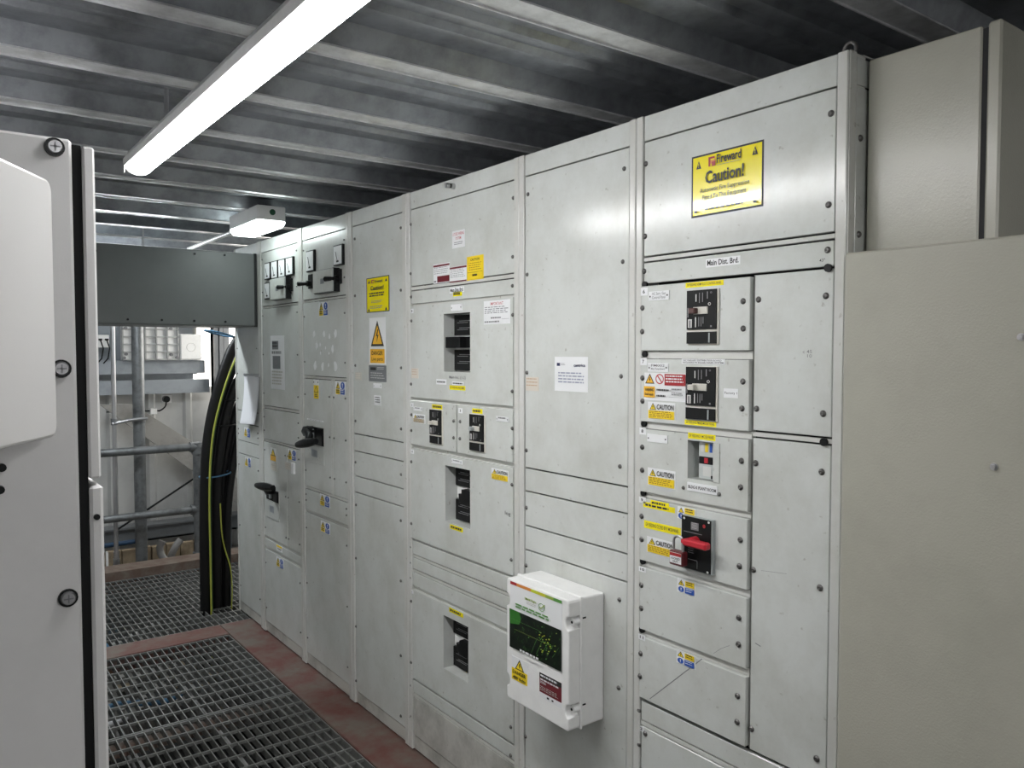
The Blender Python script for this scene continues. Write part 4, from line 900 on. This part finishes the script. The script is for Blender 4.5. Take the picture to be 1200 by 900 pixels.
# emergency bulkhead light and its conduit
t = Thing('bulkhead_light', 'small white emergency bulkhead light under the roof near the far cubicles', 'light', (-.15, 3.95, 2.15))
bx0, bx1, by0, by1 = -.222, -.085, 3.74, 4.16
b = MB(); b.box(bx0, bx1, by0, by1, 2.172, ZC+.002, WHITEP, .004); body = t.part('housing', b)
b = MB(); bm = bmesh.new(); bmesh.ops.create_cube(bm, size=1)
for v in bm.verts:
    s = .80 if v.co.z < 0 else 1.; v.co = Vector(((bx0+bx1)/2+v.co.x*s*(bx1-bx0+.006), (by0+by1)/2+v.co.y*(.92 if v.co.z < 0 else 1.)*(by1-by0+.006), 2.157+v.co.z*.03))
bmesh.ops.bevel(bm, geom=bm.edges[:], offset=.008, segments=2, affect='EDGES', profile=.5); b.bm(bm, LENS); t.part('lens', b)
b = MB(); b.cyl((-.150, by0+.001, 2.212), (-.150, by0-.004, 2.212), .014, mat('green_plug',(.02,.10,.05),.4), 14); t.part('end_plug', b, body)
b = MB(); b.tube([(-.205, by1-.02, 2.165), (-.205, 4.5, 2.165), (-.205, 5.0, 2.165)], .011, WHITEP, 10); solid('conduit', b, 'thin white conduit running back from the bulkhead light over the duct', 'conduit')

# ================================================================== FLOOR STEEL AND GRATING
b = MB(); b.box(-.172, .05, 1.0, 4.60, -.10, -.003, REDOX, .003); b.box(-.172, -.160, 1.0, 4.60, -.16, -.10, REDOX)
solid('floor_beam', b, 'red oxide steel beam running along the foot of the switchboard', 'beam', loc=(-.086, 2.8, -.1))
b = MB(); b.box(-2.4, -.174, 4.425, 4.60, -.10, -.003, REDOX, .003)
solid('floor_beam', b, 'red oxide steel beam crossing the aisle between two gratings', 'beam', loc=(-1.2, 4.51, -.1))
b = MB(); b.box(-2.4, .62, 5.93, 5.97, -.10, .055, RUST, .003); b.box(-2.4, .62, 5.97, 6.12, .04, .055, RUST)
solid('floor_beam', b, 'dark red steel kerb at the far end of the grating below the handrail', 'beam', loc=(-.8, 6, -.1))
def lib(name, x0, x1, y0, y1, z0, z1, mt):
    b = MB(); b.box(x0, x1, y0, y1, z0, z1, mt); return b.mesh(name)
def grating(label, x0, x1, y0, y1, px=.0345, py=.1):
    t = Thing('floor_grating', label, 'grating', ((x0+x1)/2, (y0+y1)/2, -.035), group='open steel floor gratings')
    LB = lib('load_bar', -.0022, .0022, -(y1-y0)/2, (y1-y0)/2, -.032, 0, GRATE); CB = lib('cross_bar', -(x1-x0)/2, (x1-x0)/2, -.0038, .0038, -.010, .0012, GRATE)
    n = int((x1-x0)/px); 
    for i in range(n+1): t.inst('load_bar', LB, (x0+(x1-x0)*i/n, (y0+y1)/2, -.008))
    n = int((y1-y0)/py)
    for i in range(n+1): t.inst('cross_bar', CB, ((x0+x1)/2, y0+.004+(y1-y0-.008)*i/n, -.008))
grating('steel floor grating before the crossing red beam, beside the switchboard', -2.0, -.178, 3.49, 4.418)
grating('steel floor grating closest to the camera, at the bottom edge', -2.0, -.178, 1.6, 3.482)
grating('steel floor grating past the crossing red beam where the cables drop', -2.0, .35, 4.606, 5.925)
b = MB(); b.box(-2.2, -.264, 3.455, 3.515, -.075, -.041, RUST)
solid('support_angle', b, 'rusty brown support bar under the joint of two gratings', 'beam')
b = MB(); b.box(-.262, -.178, 1.6, 4.42, -.075, -.041, mat('ledge_grey',(.15,.145,.135),.7,noise=.4,nscale=10))
solid('support_ledge', b, 'grey steel ledge under the grating beside the red beam', 'beam')
b = MB(); b.box(-.176, .62, 4.64, 5.92, -.12, -.045, CONC); solid('concrete_slab', b, 'pale concrete slab edge under the far end of the switchboard', 'slab')
# things lying in the pit
random.seed(11)
def pitpipe(label, p0, p1, r, mt, cat='cable'):
    p0, p1 = Vector(p0), Vector(p1); pts = []
    for i in range(9):
        q = p0.lerp(p1, i/8); q.z += .03*math.sin(i*1.3+p0.y*5); q.x += .03*math.sin(i*.9+p0.x*7); pts.append(q)
    b = MB(); b.tube(pts, r, mt, 8); solid('pit_cable' if cat == 'cable' else 'pit_pipe', b, label, cat)
b = MB(); b.cyl((-1.35, 3.78, -.14), (-.78, 3.98, -.14), .013, mat('white_pipe',(.75,.76,.78),.35), 10); solid('pit_pipe', b, 'white plastic pipe lying under the middle grating', 'pipe')
for i, (lb, p0, p1, r, mt) in enumerate((
    ('thick black cable running lengthwise under the gratings near the left', (-1.05,2.0,-.28), (-.95,5.9,-.28), .03, CABLE),
    ('grey cable running lengthwise under the gratings', (-.82,2.0,-.29), (-.70,5.9,-.29), .022, HOSE),
    ('blue cable crossing under the middle grating', (-1.4,4.1,-.18), (-.45,4.28,-.2), .016, BLUER),
    ('grey hose crossing under the nearest grating', (-1.4,2.75,-.20), (-1.1,3.4,-.20), .026, HOSE),
    ('blue cable under the far grating', (-.75,4.7,-.10), (-.62,5.85,-.10), .016, BLUER),
    ('pale grey conduit crossing under the far grating', (-1.3,5.0,-.20), (.0,5.5,-.20), .022, mat('conduit_pale',(.36,.36,.34),.6)),
    ('black cable running diagonally under the nearest grating', (-1.1,2.2,-.16), (-.45,3.35,-.14), .022, CABLE),
    ('grey cable running along the support ledge under the grating', (-.42,2.1,-.3), (-.38,4.4,-.3), .02, HOSE))):
    pitpipe(lb, p0, p1, r, mt)
t = Thing('rubble', None, None, (0,0,0), kind='stuff') if False else None
b = MB()
for i in range(260):
    x, y = random.uniform(-1.5, .1), random.uniform(4.65, 5.9); s = random.uniform(.012, .04); zq = -.418+random.uniform(0,.03)
    b.box(x-s, x+s*random.uniform(.4,1), y-s, y+s*random.uniform(.4,1), zq, zq+s*random.uniform(.3,.8), CONC if random.random() < .7 else TIMBER)
solid('rubble', b, 'pale broken rubble lying under the far grating', 'rubble', kind='stuff')
b = MB(); b.box(-1.6, .15, 4.62, 5.92, -.58, -.42, mat('rubble_bed',(.17,.165,.15),.9,noise=.5,nscale=9)); solid('rubble_bed', b, 'grey earth bed under the far grating', 'earth')

# ================================================================== CABLES AT THE FAR END
def smooth_path(pts, n=7):
    P_ = [Vector(p) for p in pts]; out = []
    for i in range(len(P_)-1):
        a, b_, c_, d_ = P_[max(i-1,0)], P_[i], P_[i+1], P_[min(i+2,len(P_)-1)]
        for k in range(n):
            t_ = k/n; out.append(.5*((2*b_)+(c_-a)*t_+(2*a-5*b_+4*c_-d_)*t_*t_+(3*b_-a-3*c_+d_)*t_**3))
    return out+[P_[-1]]
cab = [  # px of the bundle at rows, plane y, radius
    ((279,398),(266,424),(252,470),(244,512),(240.5,560),(240,640),(241,722), 4.93, .031, 'thick black power cable, leftmost of the dropping bundle'),
    ((282,416),(269,440),(257,480),(250,520),(247,560),(247,640),(248,722), 5.00, .030, 'thick black power cable, second from the left in the dropping bundle'),
    ((283,440),(272,462),(262,500),(257,535),(254,570),(254,640),(255,722), 4.95, .029, 'thick black power cable in the middle of the dropping bundle'),
    ((284,468),(275,490),(268,520),(263,550),(261,580),(261,640),(261,720), 5.02, .029, 'thick black power cable, second from the right in the dropping bundle'),
    ((285,490),(279,515),(273,545),(269,575),(266.5,610),(266,660),(266,718), 4.96, .024, 'black power cable, rightmost of the dropping bundle'),
]
for *rows, yy, rad, lb in cab:
    pts = [hit(px, py, 1, yy) for px, py in rows]
    pts = [pts[0]+Vector((.12,0,.14))]+pts+[pts[-1]+Vector((0,0,-.30))]
    b = MB(); b.tube(smooth_path(pts, 6), rad, CABLE, 12); solid('power_cable', b, lb, 'cable', 'black cables dropping through the far grating')
pts = [hit(px, py, 1, 4.885) for px, py in ((277,418),(268,440),(258,472),(250,508),(246.5,545),(245.5,590),(246.5,640),(248,722))]
b = MB(); sp = smooth_path(pts+[pts[-1]+Vector((0,0,-.3))], 6); b.tube(sp, .0065, GYEL, 8)
b.tube([q+Vector((.005,-.002,0)) for q in sp], .004, GGRN, 6); solid('earth_cable', b, 'green and yellow earth cable running down the black cable bundle', 'cable')
pts = [hit(px, py, 1, 4.87) for px, py in ((258,590),(260,625),(264,645),(270,665),(272,690),(271.5,712))]
b = MB(); b.tube(smooth_path(pts+[pts[-1]+Vector((0,0,-.2))], 6), .0042, GYEL, 8); solid('earth_cable', b, 'thin green and yellow wire looping beside the foot of the bundle', 'cable')
def loop(px, py, yy, rx, ry, mt, name, label, r=.005, tilt=0.):
    c = hit(px, py, 1, yy); b = MB(); b.tube([(c.x+rx*math.cos(R(a)), c.y+ry*math.sin(R(a)), c.z+tilt*math.cos(R(a))) for a in range(0,360,20)], r, mt, 6, True); solid(name, b, label, 'tie')
loop(257,387+4, 4.96, .085,.075, BLUER, 'rope_tie', 'blue rope tied round the top of the cable bundle', .006, -.02); loop(252,556, 4.96, .09,.085, BLUER, 'rope_tie', 'blue rope tied round the middle of the cable bundle', .005, .01)
loop(265,468, 4.98, .078,.075, BLACK, 'cable_tie', 'black cable tie on the upper cable bundle', .005, -.01); loop(259,498, 4.98, .082,.08, BLACK, 'cable_tie', 'black cable tie on the cable bundle above the handrail', .005, 0)

# ================================================================== BACK AREA
YR = 6.3
b = MB(); b.cyl((-.232, YR, -.25), (-.232, YR, ZC), .041, GALV, 18); solid('scaffold_post', b, 'grey galvanised scaffold post rising past the white boxes', 'post', loc=(-.232,YR,0))
t = Thing('water_pipe', 'thin bright steel pipe with a valve at its foot', 'pipe', (-.408, YR-.05, -.1))
b = MB(); b.cyl((-.410, YR-.05, .12), (-.400, YR-.05, ZC), .0155, STEELL, 12); t.part('pipe', b)
b = MB(); b.cyl((-.410, YR-.05, -.2), (-.410, YR-.05, .0), .034, GALV, 14); b.cyl((-.410, YR-.05, .0), (-.410, YR-.05, .07), .024, STEELL, 6); b.cyl((-.410, YR-.05, .07), (-.410, YR-.05, .12), .019, STEELL, 12); t.part('valve', b)
b = MB(); b.box(-.475, -.41, YR-.07, YR-.05, .005, .02, STEELL); b.box(-.480, -.465, YR-.07, YR-.05, .005, .13, WHITEP); t.part('valve_lever', b)
t = Thing('pipe_clamp', 'steel strap clamping the thin pipe to the scaffold post', 'clamp', (-.31, YR-.04, 1.05))
b = MB(); b.tube([(-.42, YR-.06, 1.040), (-.30, YR-.065, 1.062), (-.185, YR-.06, 1.068)], .012, STEELL, 8); t.part('strap', b)
for xx, rr_ in ((-.406,.022),(-.232,.046)):
    b = MB(); b.cyl((xx, YR-(.05 if rr_ < .03 else 0), 1.03), (xx, YR-(.05 if rr_ < .03 else 0), 1.075), rr_, GALV, 16); t.part('collar', b)
t = Thing('handrail', 'grey tubular handrail guarding the far edge of the grating', 'handrail', (-.4, YR-.12, 0))
yr_ = YR-.12
b = MB(); b.cyl((-1.6, yr_, .842), (.145, yr_, .842), .029, GALV, 14); t.part('top_rail', b)
b = MB(); b.cyl((-1.6, yr_, .372), (.150, yr_, .372), .027, GALV, 14); t.part('mid_rail', b)
b = MB(); b.cyl((.140, yr_, -.2), (.140, yr_, .835), .030, GALV, 14); b.cyl((.140, yr_, -.08), (.140, yr_, .05), .042, GALV, 14); t.part('post', b)
for zq in (.842, .372):
    b = MB(); b.cyl((.09, yr_, zq), (.165, yr_, zq), .039, GALV, 14); b.cyl((.14, yr_, zq-.055), (.14, yr_, zq+.03), .039, GALV, 14); t.part('fitting', b)
# channels
for z0_, z1_, x1_, lb in ((1.372,1.482,.43,'upper blue grey steel channel carrying the white boxes'), (1.208,1.322,.466,'lower blue grey steel channel above the far cladding')):
    b = MB(); b.box(-2.6, x1_, 6.98, 7.0, z0_, z1_, BLUEG); b.box(-2.6, x1_, 7.0, 7.06, z0_, z0_+.008, BLUEG); b.box(-2.6, x1_, 7.0, 7.06, z1_-.008, z1_, BLUEG); solid('steel_channel', b, lb, 'channel')
b = MB()
for i, (a, c) in enumerate(((.478,.510),(.516,.548),(.554,.598))): b.box(a, c, 6.86-.01*(i % 2), 6.98, -.3, ZC, COLM)
b.box(.478, .598, 6.90, 6.98, -.3, ZC, COLM); solid('steel_column', b, 'dark grey ribbed column beside the bright opening behind the cables', 'column')
# white slatted back box: a tray with ribs
t = Thing('ribbed_tray', 'white plastic tray with a grid of ribs behind the scaffold post', 'tray', (-.01, 6.95, 1.484))
x0_, x1_, z0_, z1_ = -.222, .207, 1.484, 1.80
b = MB(); b.box(x0_, x1_, 6.93, 6.975, z0_, z1_, WHITEP, .004); t.part('backing', b)
for i in range(6):
    xx = x0_+.006+(x1_-x0_-.012)*i/5; b = MB(); b.box(xx-.005, xx+.005, 6.905, 6.93, z0_, z1_, RIB_SHADE); t.part('upright_rib', b)
for i in range(6):
    zq = z0_+.006+(z1_-z0_-.012)*i/5; b = MB(); b.box(x0_, x1_, 6.905, 6.93, zq-.005, zq+.005, RIB_SHADE); t.part('cross_rib', b)
for xx, zq in ((x0_+.03, z0_+.05), (x1_-.06, z0_+.045), (x1_-.06, z1_-.06), (x0_+.03, z1_-.06), (x1_-.015, z0_+.02), (x0_+.015, z0_+.02)):
    b = MB(); b.cyl((xx,6.93,zq), (xx,6.902,zq), .012, INKG, 10); t.part('screw_boss', b)
t = Thing('junction_box', 'square white junction box beside the ribbed tray', 'box', (.3, 6.94, 1.484))
b = MB(); b.box(.214, .388, 6.91, 6.975, 1.484, 1.698, WHITEP, .008); t.part('body', b)
b = MB(); b.box(.220, .382, 6.902, 6.912, 1.490, 1.692, WHITEP, .004); t.part('lid', b)
b = MB(); b.tube([(.301+.035*math.cos(R(a)), 6.902, 1.59+.035*math.sin(R(a))) for a in range(0,360,24)], .002, INKLT, 6, True); t.part('knockout', b)
t = Thing('network_socket', 'small white double socket with two dangling cords at far left', 'socket', (-.35, 6.96, 1.6))
b = MB(); b.box(-.402, -.31, 6.93, 6.975, 1.585, 1.685, WHITEP, .004); t.part('plate', b)
for xx in (-.385, -.34):
    b = MB(); b.box(xx, xx+.025, 6.92, 6.932, 1.64, 1.655, BLACK); t.part('plug', b); b = MB(); b.tube([(xx+.012,6.92,1.645), (xx+.03,6.91,1.58), (xx+.02,6.93,1.50), (xx-.01,6.95,1.46)], .005, BLACK2, 6); t.part('cord', b)
b = MB(); b.box(-.50, -.40, 6.92, 6.975, 1.72, 1.85, WHITEP, .004); solid('wall_box', b, 'white wall box half hidden behind the white cabinet', 'box')
p = hit(195.5, 467.5, 1, 7.06)
t = Thing('power_socket', 'white socket with a black plug below the steel channels', 'socket', (p.x, 7.08, p.z))
b = MB(); b.box(p.x-.036, p.x+.036, 7.06, 7.09, p.z-.036, p.z+.036, WHITEP, .004); t.part('plate', b)
b = MB(); b.cyl((p.x-.012, 7.06, p.z), (p.x-.012, 7.01, p.z), .027, BLACK, 14); pl = t.part('plug', b)
p2 = hit(179.3, 482, 1, 7.06)
b = MB(); b.tube(smooth_path([(p.x-.012,7.03,p.z-.02), (p.x-.02,7.03,p.z-.06), (p.x-.06,7.04,p2.z+.005), (p2.x,7.05,p2.z+.005), (p2.x-.35,7.06,p2.z+.01)],5), .006, BLACK2, 6); t.part('cord', b)
b = MB(); b.box(p2.x-.026, p2.x+.026, 7.03, 7.085, p2.z-.024, p2.z+.024, WHITEP, .003); solid('spur_box', b, 'tiny white cable box on the cladding left of the black plug', 'box')
# sloping plank against the cladding
q = [hit(px, py, 1, 6.86) for px, py in ((118,475),(155,473.5),(262,541),(282,566),(278,590),(240,562))]
b = MB(); b.poly_y([(v.x, v.z) for v in q], 6.86, 6.90, CONC); solid('sloping_plank', b, 'grey plank sloping down across the white cladding', 'plank')
p0_, p1_ = hit(137, 621, 1, 6.347), hit(245, 549, 1, 6.347)
b = MB(); b.cyl(p0_, p1_, .0075, BLACK2, 8); solid('tie_rod', b, 'thin dark rod sloping up behind the handrail', 'rod')
b = MB(); b.box(-2.6, .98, 6.93, 7.05, .02, .034, COLM); b.box(-2.6, .98, 6.93, 6.945, .02, .135, COLM); b.box(-2.6, .98, 6.90, 7.06, .135, .15, COLM); solid('steel_rail', b, 'grey steel rail along the foot of the far cladding', 'rail')
b = MB(); b.box(-2.6, .3, 6.5, 6.62, -.5, .04, TIMBER)
tb = Thing('timber_boards', 'weathered tan timber boards behind the dark red kerb', 'boards', (-.8, 6.6, -.2))
for i in range(22):
    x0_ = -2.0+i*.105; bb = MB(); bb.box(x0_, x0_+.098, 6.52+.006*(i % 3), 6.58, -.45, .055+.006*(i % 2), TIMBER, .003); tb.part('board', bb)
b = MB(); b.box(-2.6, .98, 6.125, 7.1, -.5, -.16, CONC); solid('lower_slab', b, 'concrete slab below the handrail', 'slab')
b = MB(); b.cyl((-1.6, 6.66, .06), (-.19, 6.66, .085), .018, mat('pipe_dark_blue', (.015, .05, .11), .4), 10); solid('blue_pipe', b, 'blue plastic pipe low behind the thin steel pipe', 'pipe')
for rows, lb in ((((190.5,634),(187.5,641),(189,650),(194,657),(197,664)), 'bent grey hose curving up behind the dark red kerb, left one'), (((212,632),(206,640),(202,648),(200,656)), 'bent grey hose behind the dark red kerb, right one')):
    b = MB(); b.tube(smooth_path([hit(px, py, 1, 6.36 if 'left' in lb else 6.44) for px, py in rows]+[hit(*rows[-1], 1, 6.36 if 'left' in lb else 6.44)+Vector((0,0,-.15))], 5), .026, HOSE, 10); solid('grey_hose', b, lb, 'hose', 'grey hoses at the far kerb')
